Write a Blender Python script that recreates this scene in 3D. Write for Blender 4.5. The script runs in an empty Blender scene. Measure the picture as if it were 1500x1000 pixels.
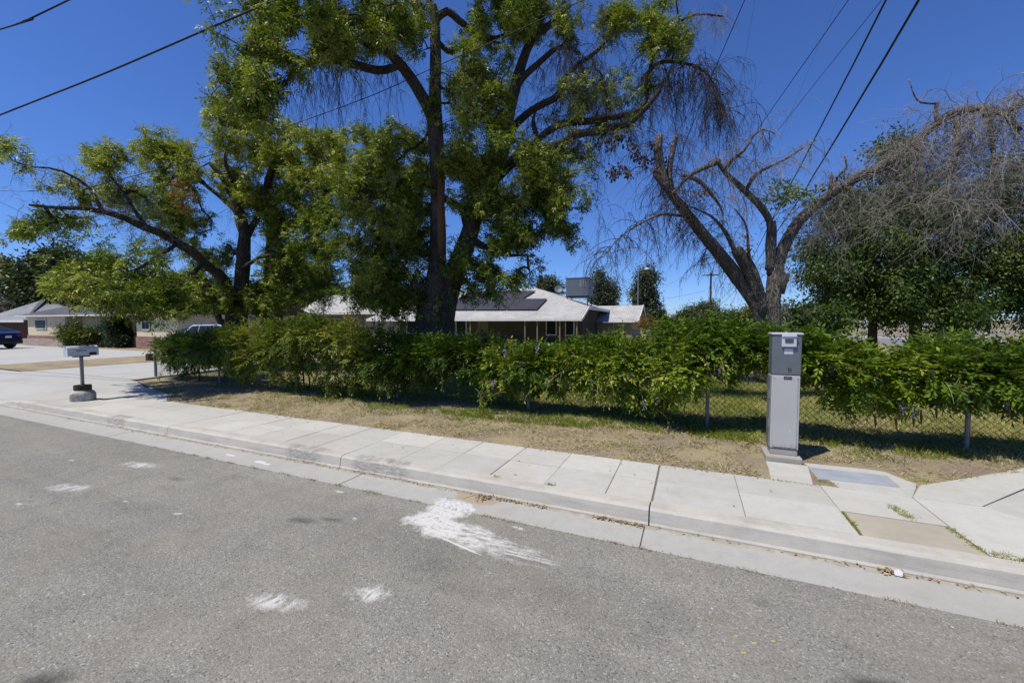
import bpy, math, random
import numpy as np
from mathutils import Vector, noise as mnoise

R = math.radians
rng = np.random.default_rng(7)
random.seed(7)
scene = bpy.context.scene
COL = scene.collection

# ---------------------------------------------------------------- camera
F = 605.0
CAM = np.array((0.0, 0.0, 1.8)); YAW = R(23.4); PIT = R(2.65)
cam_data = bpy.data.cameras.new('camera')
cam_data.sensor_width = 36.0
cam_data.lens = 36.0 * F / 1500.0
cam_data.clip_start = 0.05
cam_data.clip_end = 3000.0
cam = bpy.data.objects.new('camera', cam_data)
cam.location = tuple(CAM)
cam.rotation_euler = (R(90) - PIT, 0, YAW)
COL.objects.link(cam)
scene.camera = cam

# ---------------------------------------------------------------- sky, sun, exposure
world = bpy.data.worlds.new('World')
scene.world = world
world.use_nodes = True
wt = world.node_tree
sky = wt.nodes.new('ShaderNodeTexSky')
sky.sky_type = 'NISHITA'
sky.sun_disc = False
SUN = Vector((-0.306, -0.427, 1.0)).normalized()
sky.sun_elevation = math.asin(SUN.z)
sky.sun_rotation = math.atan2(SUN.x, SUN.y)
sky.altitude = 0.0
sky.air_density = 1.0
sky.dust_density = 0.0
sky.ozone_density = 10.0
bgn = next(n for n in wt.nodes if n.type == 'BACKGROUND')
wb = wt.nodes.new('ShaderNodeMix'); wb.data_type = 'RGBA'; wb.blend_type = 'MULTIPLY'    # camera white balance of the sky
wb.inputs[0].default_value = 1.0; wb.inputs[7].default_value = (0.87, 1.04, 1.45, 1)
wt.links.new(sky.outputs[0], wb.inputs[6]); wt.links.new(wb.outputs[2], bgn.inputs[0])
bgn.inputs[1].default_value = 0.080
sun_data = bpy.data.lights.new('sun', 'SUN')
sun_data.energy = 4.15
sun_data.angle = R(0.5)
sun_data.color = (1.0, 0.945, 0.835)
sun = bpy.data.objects.new('sun', sun_data)
sun.rotation_euler = SUN.to_track_quat('Z', 'Y').to_euler()
sun.location = (-15, -20, 45)
COL.objects.link(sun)
scene.view_settings.view_transform = 'Standard'
scene.view_settings.look = 'None'
scene.view_settings.exposure = 0.22
scene.view_settings.gamma = 1.0
scene.cycles.max_bounces = 5
scene.cycles.diffuse_bounces = 2
scene.cycles.glossy_bounces = 2
scene.cycles.transparent_max_bounces = 6

# ---------------------------------------------------------------- survey helpers: a sight line from the tripod gives a point at a real distance
_cy, _sy, _cp, _sp = math.cos(YAW), math.sin(YAW), math.cos(PIT), math.sin(PIT)
def ray(px, py):
    x = (px - 750) / F; z = -(py - 500) / F
    y2 = _cp + z * _sp; z2 = -_sp + z * _cp
    return np.array((x * _cy - y2 * _sy, x * _sy + y2 * _cy, z2))
def at(px, py, t): return CAM + ray(px, py) * t              # t metres along the view axis
def on_ground(px, py, z=0.15):
    r = ray(px, py); return CAM + r * ((z - CAM[2]) / r[2])
def on_line(px, py, d):                                       # on the vertical plane d metres across the street
    r = ray(px, py); return CAM + r * (d / r[1])
def unit(v):
    v = np.asarray(v, float); return v / np.maximum(np.linalg.norm(v, axis=-1, keepdims=True), 1e-9)

# ---------------------------------------------------------------- node helpers
def new_mat(name):
    m = bpy.data.materials.new(name); m.use_nodes = True
    t = m.node_tree
    for n in list(t.nodes): t.nodes.remove(n)
    out = t.nodes.new('ShaderNodeOutputMaterial')
    return m, t, out
def N(t, typ, ins=None, **props):
    n = t.nodes.new(typ)
    for k, v in props.items(): setattr(n, k, v)
    for k, v in (ins or {}).items():
        s = n.inputs[k]
        if isinstance(v, bpy.types.NodeSocket): t.links.new(v, s)
        elif isinstance(v, (tuple, list)) and len(v) == 3 and s.type == 'RGBA': s.default_value = (*v, 1)
        else: s.default_value = v
    return n
def mix(t, f, a, b, blend='MIX'):
    n = t.nodes.new('ShaderNodeMix'); n.data_type = 'RGBA'; n.blend_type = blend
    for i, v in ((0, f), (6, a), (7, b)):
        if isinstance(v, bpy.types.NodeSocket): t.links.new(v, n.inputs[i])
        elif i == 0: n.inputs[0].default_value = v
        else: n.inputs[i].default_value = (*v, 1)
    return n.outputs[2]
def ramp(t, f, stops):
    n = t.nodes.new('ShaderNodeValToRGB'); e = n.color_ramp.elements
    while len(e) < len(stops): e.new(0.5)
    for el, (p, c) in zip(e, stops):
        el.position = p; el.color = (c, c, c, 1) if isinstance(c, (int, float)) else (*c, 1)
    t.links.new(f, n.inputs[0]); return n.outputs[0]
def mth(t, op, a, b=0.0, c=0.0):
    n = t.nodes.new('ShaderNodeMath'); n.operation = op
    for i, v in enumerate((a, b, c)):
        if isinstance(v, bpy.types.NodeSocket): t.links.new(v, n.inputs[i])
        else: n.inputs[i].default_value = v
    return n.outputs[0]
def coords(t): return t.nodes.new('ShaderNodeTexCoord').outputs['Object']
def mapping(t, v, loc=(0, 0, 0), rot=(0, 0, 0), sc=(1, 1, 1), typ='POINT'):
    n = N(t, 'ShaderNodeMapping', {'Vector': v}, vector_type=typ)
    n.inputs['Location'].default_value = loc; n.inputs['Rotation'].default_value = rot; n.inputs['Scale'].default_value = sc
    return n.outputs[0]
def noise(t, v, scale, detail=5, rough=0.55, dist=0.0):
    return N(t, 'ShaderNodeTexNoise', {'Vector': v, 'Scale': scale, 'Detail': detail, 'Roughness': rough, 'Distortion': dist}).outputs[0]
def bump(t, h, strength, dist=0.02):
    return N(t, 'ShaderNodeBump', {'Height': h, 'Strength': strength, 'Distance': dist}).outputs[0]
def finish(t, out, col, rough=0.8, norm=None, spec=0.3, metal=0.0):
    b = N(t, 'ShaderNodeBsdfPrincipled', {'Base Color': col, 'Roughness': rough, 'Specular IOR Level': spec, 'Metallic': metal})
    if norm is not None: t.links.new(norm, b.inputs['Normal'])
    t.links.new(b.outputs[0], out.inputs[0]); return b

def simple(name, col, rough=0.6, var=0.25, scale=8, spec=0.4, metal=0.0, bumpk=0.15, dirt=None, dirt_amt=0.5):
    m, t, o = new_mat(name); c = coords(t)
    n1 = noise(t, c, scale, 6)
    lo = tuple(x * (1 - var) for x in col); hi = tuple(min(1, x * (1 + var)) for x in col)
    cc = ramp(t, n1, [(0.3, lo), (0.7, hi)])
    if dirt:
        n2 = noise(t, c, scale * 0.35, 8, 0.7)
        cc = mix(t, mth(t, 'MULTIPLY', ramp(t, n2, [(0.5, 0.0), (0.66, 1.0)]), dirt_amt), cc, dirt)
    finish(t, o, cc, rough, bump(t, noise(t, c, scale * 8, 3), bumpk, 0.01), spec, metal)
    return m

def leaf_mat(name, stops, trans=0.35, rough=0.42, spec=0.45):
    m, t, o = new_mat(name)
    a = N(t, 'ShaderNodeAttribute', attribute_name='tint').outputs['Fac']
    c = ramp(t, a, stops)
    b = N(t, 'ShaderNodeBsdfPrincipled', {'Base Color': c, 'Roughness': rough, 'Specular IOR Level': spec})
    tc = mix(t, 1.0, c, (1.15, 1.25, 0.45), 'MULTIPLY')
    tr = N(t, 'ShaderNodeBsdfTranslucent', {'Color': tc})
    ms = N(t, 'ShaderNodeMixShader', {0: trans, 1: b.outputs[0], 2: tr.outputs[0]})
    t.links.new(ms.outputs[0], o.inputs[0])
    return m

def bark_mat(name, dark, light, patch=None):
    m, t, o = new_mat(name); c = coords(t)
    v = mapping(t, c, sc=(1, 1, 0.16))
    n1 = noise(t, v, 16, 8, 0.7, 1.0)
    vo = N(t, 'ShaderNodeTexVoronoi', {'Vector': mapping(t, c, sc=(1, 1, 0.22)), 'Scale': 26.0}, feature='DISTANCE_TO_EDGE').outputs['Distance']
    cr = ramp(t, vo, [(0.0, 0.0), (0.25, 1.0)])
    h = mth(t, 'ADD', n1, mth(t, 'MULTIPLY', cr, 0.6))
    col = mix(t, ramp(t, n1, [(0.32, 0.0), (0.7, 1.0)]), dark, light)
    col = mix(t, mth(t, 'MULTIPLY', mth(t, 'SUBTRACT', 1.0, cr), 0.55), col, tuple(x * 0.35 for x in dark))
    col = mix(t, mth(t, 'MULTIPLY', ramp(t, noise(t, c, 1.7, 4), [(0.5, 0.0), (0.7, 1.0)]), 0.5), col, tuple(x * 1.3 for x in light))
    if patch:
        pc, pr, pcol = patch
        q = mapping(t, c, loc=pc, sc=pr, typ='TEXTURE')
        ln = N(t, 'ShaderNodeVectorMath', {0: q}, operation='LENGTH').outputs['Value']
        f = ramp(t, mth(t, 'ADD', ln, mth(t, 'MULTIPLY', mth(t, 'SUBTRACT', n1, 0.5), 0.9)), [(0.8, 1.0), (1.0, 0.0)])
        col = mix(t, mth(t, 'MULTIPLY', f, 0.8), col, pcol)
    finish(t, o, col, 0.92, bump(t, h, 0.9, 0.035), 0.15)
    return m

# ---------------------------------------------------------------- mesh helpers
def mesh_obj(name, verts, faces, mat=None, parent=None, smooth=False, bevel=0.0, loc=None, tint=None):
    me = bpy.data.meshes.new(name)
    if isinstance(faces, np.ndarray):
        k = faces.shape[1]; nf = len(faces)
        me.vertices.add(len(verts)); me.vertices.foreach_set('co', np.asarray(verts, np.float32).ravel())
        me.loops.add(nf * k); me.loops.foreach_set('vertex_index', faces.astype(np.int32).ravel())
        me.polygons.add(nf); me.polygons.foreach_set('loop_start', np.arange(0, nf * k, k, dtype=np.int32))
        me.polygons.foreach_set('loop_total', np.full(nf, k, np.int32))
        me.update(calc_edges=True)
    else:
        me.from_pydata([tuple(v) for v in verts], [], faces); me.update()
    if smooth: me.polygons.foreach_set('use_smooth', np.ones(len(me.polygons), bool))
    if tint is not None:
        a = me.attributes.new('tint', 'FLOAT', 'FACE'); a.data.foreach_set('value', np.asarray(tint, np.float32))
    if mat: me.materials.append(mat)
    o = bpy.data.objects.new(name, me); COL.objects.link(o)
    if parent is not None: o.parent = parent
    if loc is not None: o.location = loc
    if bevel:
        b = o.modifiers.new('bevel', 'BEVEL'); b.width = bevel; b.segments = 2; b.limit_method = 'ANGLE'
    return o

class MB:
    def __init__(s): s.v = []; s.f = []
    def add(s, v, f):
        k = len(s.v); s.v += [tuple(map(float, p)) for p in v]; s.f += [tuple(i + k for i in q) for q in f]; return s
    def box(s, x0, x1, y0, y1, z0, z1):
        return s.add([(x0, y0, z0), (x1, y0, z0), (x1, y1, z0), (x0, y1, z0), (x0, y0, z1), (x1, y0, z1), (x1, y1, z1), (x0, y1, z1)],
                     [(3, 2, 1, 0), (4, 5, 6, 7), (0, 1, 5, 4), (1, 2, 6, 5), (2, 3, 7, 6), (3, 0, 4, 7)])
    def bar(s, a, b, w, h):                                   # box beam from a to b
        a = np.array(a, float); b = np.array(b, float); d = unit(b - a)
        up = np.array((0, 0, 1.0)) if abs(d[2]) < 0.9 else np.array((0, 1.0, 0))
        x = unit(np.cross(d, up)); y = np.cross(x, d)
        q = [a - x * w / 2 - y * h / 2, a + x * w / 2 - y * h / 2, a + x * w / 2 + y * h / 2, a - x * w / 2 + y * h / 2]
        q += [p + (b - a) for p in q]
        return s.add(q, [(3, 2, 1, 0), (4, 5, 6, 7), (0, 1, 5, 4), (1, 2, 6, 5), (2, 3, 7, 6), (3, 0, 4, 7)])
    def cyl(s, a, b, r0, r1=None, n=12):
        r1 = r0 if r1 is None else r1
        a = np.array(a, float); b = np.array(b, float); d = unit(b - a)
        up = np.array((0, 0, 1.0)) if abs(d[2]) < 0.9 else np.array((0, 1.0, 0))
        x = unit(np.cross(d, up)); y = np.cross(d, x); v = []
        for c, r in ((a, r0), (b, r1)):
            for i in range(n):
                w = 2 * math.pi * i / n; v.append(c + x * math.cos(w) * r + y * math.sin(w) * r)
        f = [(i, (i + 1) % n, n + (i + 1) % n, n + i) for i in range(n)] + [tuple(range(n - 1, -1, -1)), tuple(range(n, 2 * n))]
        return s.add(v, f)
    def prism(s, pts, ext):                                   # polygon pts pushed along ext
        n = len(pts); e = np.array(ext, float); v = [np.array(p, float) for p in pts]; v += [p + e for p in v]
        return s.add(v, [tuple(range(n - 1, -1, -1)), tuple(range(n, 2 * n))] + [(i, (i + 1) % n, n + (i + 1) % n, n + i) for i in range(n)])
    def lathe(s, prof, c=(0, 0, 0), n=24):
        v = []; f = []
        for r, z in prof:
            for i in range(n):
                w = 2 * math.pi * i / n; v.append((c[0] + r * math.cos(w), c[1] + r * math.sin(w), c[2] + z))
        for j in range(len(prof) - 1):
            for i in range(n): f.append((j * n + i, j * n + (i + 1) % n, (j + 1) * n + (i + 1) % n, (j + 1) * n + i))
        f.append(tuple(range(n - 1, -1, -1))); f.append(tuple(range((len(prof) - 1) * n, len(prof) * n)))
        return s.add(v, f)
    def grid(s, x0, x1, nx, y0, y1, ny, zf):
        xs = np.linspace(x0, x1, nx + 1); ys = np.linspace(y0, y1, ny + 1)
        v = [(x, y, zf(x, y)) for y in ys for x in xs]
        f = [(j * (nx + 1) + i, j * (nx + 1) + i + 1, (j + 1) * (nx + 1) + i + 1, (j + 1) * (nx + 1) + i) for j in range(ny) for i in range(nx)]
        return s.add(v, f)
    def make(s, name, mat, parent=None, **k): return mesh_obj(name, s.v, s.f, mat, parent, **k)

def tag(o, label=None, cat=None, group=None, kind=None):
    if label: o['label'] = label
    if cat: o['category'] = cat
    if group: o['group'] = group
    if kind: o['kind'] = kind
    return o
def thing(name, label, cat, loc=(0, 0, 0), rz=0.0, group=None):
    o = bpy.data.objects.new(name, None); o.empty_display_size = 0.3; COL.objects.link(o)
    o.location = tuple(map(float, loc)); o.rotation_euler = (0, 0, rz)
    return tag(o, label, cat, group)
def world_part(root, o):                                      # o was modelled in place: hang it under root without moving it
    o.parent = root
    o.matrix_parent_inverse = root.matrix_basis.inverted()
    return o

def tubes(P, Rd, sides=4):                                    # many polylines (n,k,3) with radii (n,k) -> one vertex/face array
    P = np.asarray(P, float); Rd = np.asarray(Rd, float); n, k, _ = P.shape
    T = np.empty_like(P); T[:, 1:-1] = P[:, 2:] - P[:, :-2]; T[:, 0] = P[:, 1] - P[:, 0]; T[:, -1] = P[:, -1] - P[:, -2]
    T = unit(T)
    ref = np.where(np.abs(T[:, :1, 2:]) < 0.8, np.array((0, 0, 1.0)), np.array((1.0, 0, 0)))
    ref = np.broadcast_to(ref, P.shape)
    X = unit(np.cross(T, ref)); Y = np.cross(T, X)
    w = 2 * np.pi * np.arange(sides) / sides
    V = P[:, :, None] + Rd[:, :, None, None] * (X[:, :, None] * np.cos(w)[:, None] + Y[:, :, None] * np.sin(w)[:, None])
    idx = np.arange(n * k * sides).reshape(n, k, sides); nx = np.roll(idx, -1, axis=2)
    Fc = np.stack([idx[:, :-1], nx[:, :-1], nx[:, 1:], idx[:, 1:]], -1).reshape(-1, 4)
    return V.reshape(-1, 3), Fc

def spline(pts, step):                                        # Catmull-Rom through rows of pts, resampled about every step metres
    p = np.asarray(pts, float); q = np.vstack([2 * p[0] - p[1], p, 2 * p[-1] - p[-2]]); out = []
    for i in range(1, len(q) - 2):
        m = max(2, int(np.linalg.norm(q[i + 1, :3] - q[i, :3]) / step))
        for s in np.linspace(0, 1, m, endpoint=False):
            a, b, c, d = q[i - 1], q[i], q[i + 1], q[i + 2]
            out.append(0.5 * (2 * b + (c - a) * s + (2 * a - 5 * b + 4 * c - d) * s * s + (3 * b - a - 3 * c + d) * s ** 3))
    out.append(p[-1]); return np.array(out)

def limb_geo(mb, L, sides=12, rough=0.10, seed=0.0):          # L rows x,y,z,r -> knobbly closed tube
    P = L[:, :3]; Rr = L[:, 3]; n = len(P)
    T = np.gradient(P, axis=0); T = unit(T)
    x = np.cross(T[0], (0.3, 1.0, 0.2)); x = unit(x); v = []
    for i in range(n):
        x = unit(x - T[i] * np.dot(x, T[i])); y = np.cross(T[i], x)
        for j in range(sides):
            w = 2 * math.pi * j / sides; dr = x * math.cos(w) + y * math.sin(w)
            k = 1 + rough * (mnoise.noise(Vector((math.cos(w) * 2.2 + seed, math.sin(w) * 2.2, i * 0.12))) + 0.8 * mnoise.noise(Vector((math.cos(w) * 5, math.sin(w) * 5 + seed, i * 0.3))))
            v.append(P[i] + dr * Rr[i] * k)
    f = [(i * sides + j, i * sides + (j + 1) % sides, (i + 1) * sides + (j + 1) % sides, (i + 1) * sides + j) for i in range(n - 1) for j in range(sides)]
    f.append(tuple(range(sides - 1, -1, -1))); f.append(tuple(range((n - 1) * sides, n * sides)))
    mb.add(v, f)

def leaf_geo(P, D, Nn, L, W):                                 # one folded kite per leaf
    D = unit(D); S = unit(np.cross(D, Nn)); Nn = np.cross(S, D)
    L = np.asarray(L)[:, None]; W = np.asarray(W)[:, None]
    m = P + D * L * 0.45
    V = np.stack([P, m + S * W / 2 + Nn * W * 0.18, P + D * L - Nn * L * 0.1, m - S * W / 2 + Nn * W * 0.18], 1)
    return V.reshape(-1, 3), np.arange(len(P) * 4).reshape(-1, 4)

def rand_dirs(n, up=0.0):
    d = unit(rng.normal(size=(n, 3))); d[:, 2] += up; return unit(d)

# ================================================================ ground materials
def ellipse(t, c, nz, cx, cy, rx, ry, ang, wob=0.8, soft=(0.75, 1.05)):
    q = mapping(t, c, loc=(cx, cy, 0), rot=(0, 0, R(ang)), sc=(rx, ry, 50), typ='TEXTURE')
    ln = N(t, 'ShaderNodeVectorMath', {0: q}, operation='LENGTH').outputs['Value']
    return ramp(t, mth(t, 'ADD', ln, mth(t, 'MULTIPLY', mth(t, 'SUBTRACT', nz, 0.5), wob)), [(soft[0], 1.0), (soft[1], 0.0)])

def asphalt_mat():
    m, t, o = new_mat('worn_asphalt'); c = coords(t)
    v = N(t, 'ShaderNodeTexVoronoi', {'Vector': c, 'Scale': 120.0, 'Randomness': 1.0})
    cell = N(t, 'ShaderNodeSeparateColor', {0: v.outputs['Color']}).outputs[0]
    stone = ramp(t, cell, [(0.0, (0.11, 0.104, 0.09)), (0.08, (0.20, 0.19, 0.166)), (0.5, (0.255, 0.244, 0.212)), (0.88, (0.282, 0.27, 0.238)), (0.96, (0.345, 0.335, 0.30)), (1.0, (0.45, 0.44, 0.40))])
    v2 = N(t, 'ShaderNodeTexVoronoi', {'Vector': c, 'Scale': 240.0}).outputs['Color']
    fine = ramp(t, N(t, 'ShaderNodeSeparateColor', {0: v2}).outputs[1], [(0.0, 0.76), (1.0, 1.15)])
    col = mix(t, 1.0, stone, fine, 'MULTIPLY')
    big = noise(t, c, 0.55, 4, 0.6); mid = noise(t, c, 3.2, 6, 0.65)
    col = mix(t, 1.0, col, ramp(t, big, [(0.25, 0.87), (0.75, 1.10)]), 'MULTIPLY')
    col = mix(t, 1.0, col, ramp(t, mid, [(0.28, 0.84), (0.5, 1.0), (0.75, 1.09)]), 'MULTIPLY')
    nz = noise(t, c, 7, 6, 0.7); nzf = noise(t, c, 24, 6, 0.75)
    col = mix(t, mth(t, 'MULTIPLY', ramp(t, noise(t, c, 1.1, 6, 0.7), [(0.45, 0.0), (0.68, 1.0)]), 0.4), col, (0.235, 0.212, 0.165))
    track = noise(t, mapping(t, c, sc=(0.12, 1.6, 1)), 1.3, 5, 0.6)      # worn wheel paths along the street
    col = mix(t, 1.0, col, ramp(t, track, [(0.3, 0.90), (0.7, 1.07)]), 'MULTIPLY')
    # dark oil stains
    for (cx, cy, rx, ry, an, k) in ((-3.22, 2.62, .15, .055, 10, .7), (-2.98, 2.74, .13, .04, 12, .65), (-2.96, .88, .15, .08, 30, .95), (.88, 2.52, .17, .06, 15, .9), (.45, 3.0, .10, .05, 0, .35), (-.6, 2.5, .5, .16, -15, .16), (-1.6, 2.45, .45, .14, -15, .16), (-5.4, 2.75, .12, .04, 0, .5)):
        col = mix(t, mth(t, 'MULTIPLY', ellipse(t, c, nz, cx, cy, rx * 1.25, ry * 1.3, an, 1.7, (0.25, 1.15)), mth(t, 'MULTIPLY', ramp(t, nzf, [(0.3, 0.55), (0.6, 1.0)]), k * .9)), col, (0.05, 0.047, 0.042))
    # paint spill that was washed down the road from the gutter, and drips
    strk = noise(t, mapping(t, c, rot=(0, 0, R(14)), sc=(1.2, 7.5, 1)), 4.4, 8, 0.74, 0.8)
    strk2 = noise(t, mapping(t, c, rot=(0, 0, R(20)), sc=(1.0, 11.0, 1)), 2.3, 7, 0.7, 0.5)
    nzm = mth(t, 'ADD', mth(t, 'MULTIPLY', nz, 0.6), mth(t, 'MULTIPLY', nzf, 0.4))
    head = mth(t, 'MULTIPLY', mth(t, 'MAXIMUM', ellipse(t, c, nzm, -2.16, 3.13, .27, .20, 35, 2.6, (0.7, 1.0)), mth(t, 'MAXIMUM', ellipse(t, c, nzm, -1.98, 3.02, .24, .20, -10, 2.6, (0.7, 1.05)), ellipse(t, c, nzm, -2.10, 3.32, .26, .14, 0, 1.8, (0.7, 1.05)))), ramp(t, mth(t, 'ADD', mth(t, 'MULTIPLY', nzf, 0.6), mth(t, 'MULTIPLY', strk, 0.4)), [(0.38, 0.1), (0.50, 1.0)]))
    body = mth(t, 'MULTIPLY', mth(t, 'MULTIPLY', ellipse(t, c, nzm, -1.72, 3.0, .50, .20, -14, 2.2, (0.6, 1.1)), ramp(t, strk, [(0.40, 0.0), (0.54, 1.0)])), ramp(t, nzf, [(0.34, 0.3), (0.5, 1.0)]))
    tail = mth(t, 'MULTIPLY', mth(t, 'MULTIPLY', ellipse(t, c, nzm, -1.30, 2.92, .52, .17, -8, 2.0, (0.4, 1.1)), ramp(t, strk2, [(0.44, 0.0), (0.58, 0.95)])), ramp(t, nzf, [(0.36, 0.1), (0.54, 1.0)]))
    edge = mth(t, 'MULTIPLY', ellipse(t, c, nz, -1.72, 2.83, .32, .016, -13, 1.2, (0.6, 1.1)), 0.95)
    sp = mth(t, 'MAXIMUM', mth(t, 'MAXIMUM', head, body), mth(t, 'MAXIMUM', tail, edge))
    chunk = ramp(t, nzf, [(0.40, 0.0), (0.58, 1.0)])
    scr = ramp(t, noise(t, mapping(t, c, rot=(0, 0, R(-38)), sc=(2.6, 1.0, 1)), 6, 8, 0.74, 0.8), [(0.41, 0.0), (0.54, 1.0)])
    for (cx, cy, rx, ry, an) in ((-6.35, 2.86, .36, .10, 10), (-6.2, 2.15, .30, .12, 14), (-2.42, 1.77, .24, .10, 10), (-1.92, 2.07, .17, .10, 25), (-2.62, 1.72, .05, .03, 0)):
        e = mth(t, 'MULTIPLY', mth(t, 'MULTIPLY', ellipse(t, c, nz, cx, cy, rx, ry, an, 1.5, (0.3, 1.1)), scr), ramp(t, nzf, [(0.34, 0.2), (0.5, 1.0)]))
        sp = mth(t, 'MAXIMUM', sp, mth(t, 'MULTIPLY', e, 0.95))
    for (cx, cy, rx, ry, an) in ((-2.80, 2.83, .045, .03, -50), (-3.4, 3.24, .08, .03, 0), (-7.4, 2.6, .08, .03, 0), (-6.1, 1.75, .07, .025, 0), (-5.2, 2.2, .05, .02, 0), (-1.35, 3.27, .09, .03, -10), (-4.4, 2.25, .06, .025, 20)):
        e = mth(t, 'MULTIPLY', ellipse(t, c, nz, cx, cy, rx, ry, an, 1.3, (0.45, 1.1)), chunk)
        sp = mth(t, 'MAXIMUM', sp, mth(t, 'MULTIPLY', e, 0.9))
    # scattered white flecks
    fl = N(t, 'ShaderNodeTexVoronoi', {'Vector': c, 'Scale': 5.5})
    flk = mth(t, 'MULTIPLY', ramp(t, mth(t, 'ADD', fl.outputs['Distance'], mth(t, 'MULTIPLY', nzf, 0.06)), [(0.055, 1.0), (0.085, 0.0)]), ramp(t, N(t, 'ShaderNodeSeparateColor', {0: fl.outputs['Color']}).outputs[0], [(0.55, 0.0), (0.8, 0.8)]))
    sp = mth(t, 'MAXIMUM', sp, flk)
    col = mix(t, mth(t, 'MULTIPLY', sp, 0.93), col, (0.62, 0.605, 0.565))
    for (cx, cy) in ((-.75, 2.42), (.27, 2.62), (.36, 2.60), (.30, 2.50), (.46, 2.66)):
        col = mix(t, ellipse(t, c, nzf, cx, cy, .014, .006, 20, 2.5), col, (0.50, 0.43, 0.05))
    h = mth(t, 'ADD', mth(t, 'MULTIPLY', v.outputs['Distance'], -1.0), mth(t, 'MULTIPLY', nzf, 0.4))
    finish(t, o, col, 0.93, bump(t, h, 0.38, 0.008), 0.2)
    return m

def concrete_mat(name, base, stain=(0.21, 0.185, 0.15), stain_amt=0.35, drip=False, gutter=False, slabs=0.0):
    m, t, o = new_mat(name); c = coords(t)
    big = noise(t, c, 0.9, 5, 0.6); mid = noise(t, c, 6, 8, 0.72); fine = noise(t, c, 120, 4, 0.7)
    col = ramp(t, mid, [(0.25, tuple(x * 0.87 for x in base)), (0.52, base), (0.8, tuple(x * 1.07 for x in base))])
    col = mix(t, 1.0, col, ramp(t, fine, [(0.2, 0.84), (0.55, 1.0), (0.8, 1.09)]), 'MULTIPLY')
    col = mix(t, mth(t, 'MULTIPLY', ramp(t, big, [(0.48, 0.0), (0.72, 1.0)]), stain_amt), col, stain)
    if slabs: col = mix(t, 1.0, col, ramp(t, t.nodes.new('ShaderNodeNewGeometry').outputs['Random Per Island'], [(0.0, 1.0 - slabs), (1.0, 1.0 + slabs * .6)]), 'MULTIPLY')
    u = N(t, 'ShaderNodeTexVoronoi', {'Vector': c, 'Scale': 6.5})
    dots = mth(t, 'MULTIPLY', ramp(t, mth(t, 'ADD', u.outputs['Distance'], mth(t, 'MULTIPLY', mid, 0.05)), [(0.06, 1.0), (0.085, 0.0)]), ramp(t, N(t, 'ShaderNodeSeparateColor', {0: u.outputs['Color']}).outputs[1], [(0.80, 0.0), (0.9, 0.45)]))
    col = mix(t, dots, col, (0.62, 0.61, 0.58))
    if drip:                                                  # tyre scuffs and water marks along the kerb face
        s = noise(t, mapping(t, c, sc=(1.0, 1, 9)), 1.6, 7, 0.7)
        col = mix(t, mth(t, 'MULTIPLY', ramp(t, s, [(0.48, 0.0), (0.68, 1.0)]), 0.42), col, (0.20, 0.195, 0.185))
        for (cx, rx) in ((-4.6, .35), (-3.35, .45), (-9.1, .3)):
            col = mix(t, mth(t, 'MULTIPLY', mth(t, 'MULTIPLY', ellipse(t, mapping(t, c, sc=(1, 0, 1)), mid, cx, 0.0, rx, 1, 0, 0.5), ramp(t, noise(t, mapping(t, c, sc=(2.2, 1, 9)), 5, 8, 0.75), [(0.42, 0.0), (0.62, 1.0)])), 0.6), col, (0.10, 0.10, 0.105))
    if gutter:
        nz = noise(t, c, 7, 6, 0.7)
        col = mix(t, mth(t, 'MULTIPLY', ellipse(t, c, nz, -1.98, 3.66, .27, .13, 0, 1.1), 0.85), col, (0.34, 0.27, 0.18))
        col = mix(t, mth(t, 'MULTIPLY', ellipse(t, c, nz, -2.09, 3.40, .27, .17, -10, 1.5), ramp(t, noise(t, c, 26, 6, 0.75), [(0.38, 0.1), (0.54, 0.95)])), col, (0.60, 0.60, 0.60))
        for (cx, cy, rx, ry) in ((-5.05, 3.52, .12, .04), (-5.7, 3.55, .12, .025), (-4.9, 3.5, .07, .03)):
            col = mix(t, mth(t, 'MULTIPLY', ellipse(t, c, nz, cx, cy, rx, ry, 0, 1.4), 0.8), col, (0.62, 0.62, 0.61))
        e = N(t, 'ShaderNodeSeparateXYZ', {0: c}).outputs[1]
        silt = ramp(t, mth(t, 'ADD', mth(t, 'ABSOLUTE', mth(t, 'SUBTRACT', e, 3.74)), mth(t, 'MULTIPLY', mth(t, 'SUBTRACT', nz, 0.5), 0.22)), [(0.0, 1.0), (0.055, 0.0)])
        col = mix(t, mth(t, 'MULTIPLY', silt, 0.75), col, (0.28, 0.225, 0.15))
    finish(t, o, col, 0.9, bump(t, mth(t, 'ADD', mid, mth(t, 'MULTIPLY', fine, 0.5)), 0.25, 0.006), 0.25)
    return m

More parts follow.
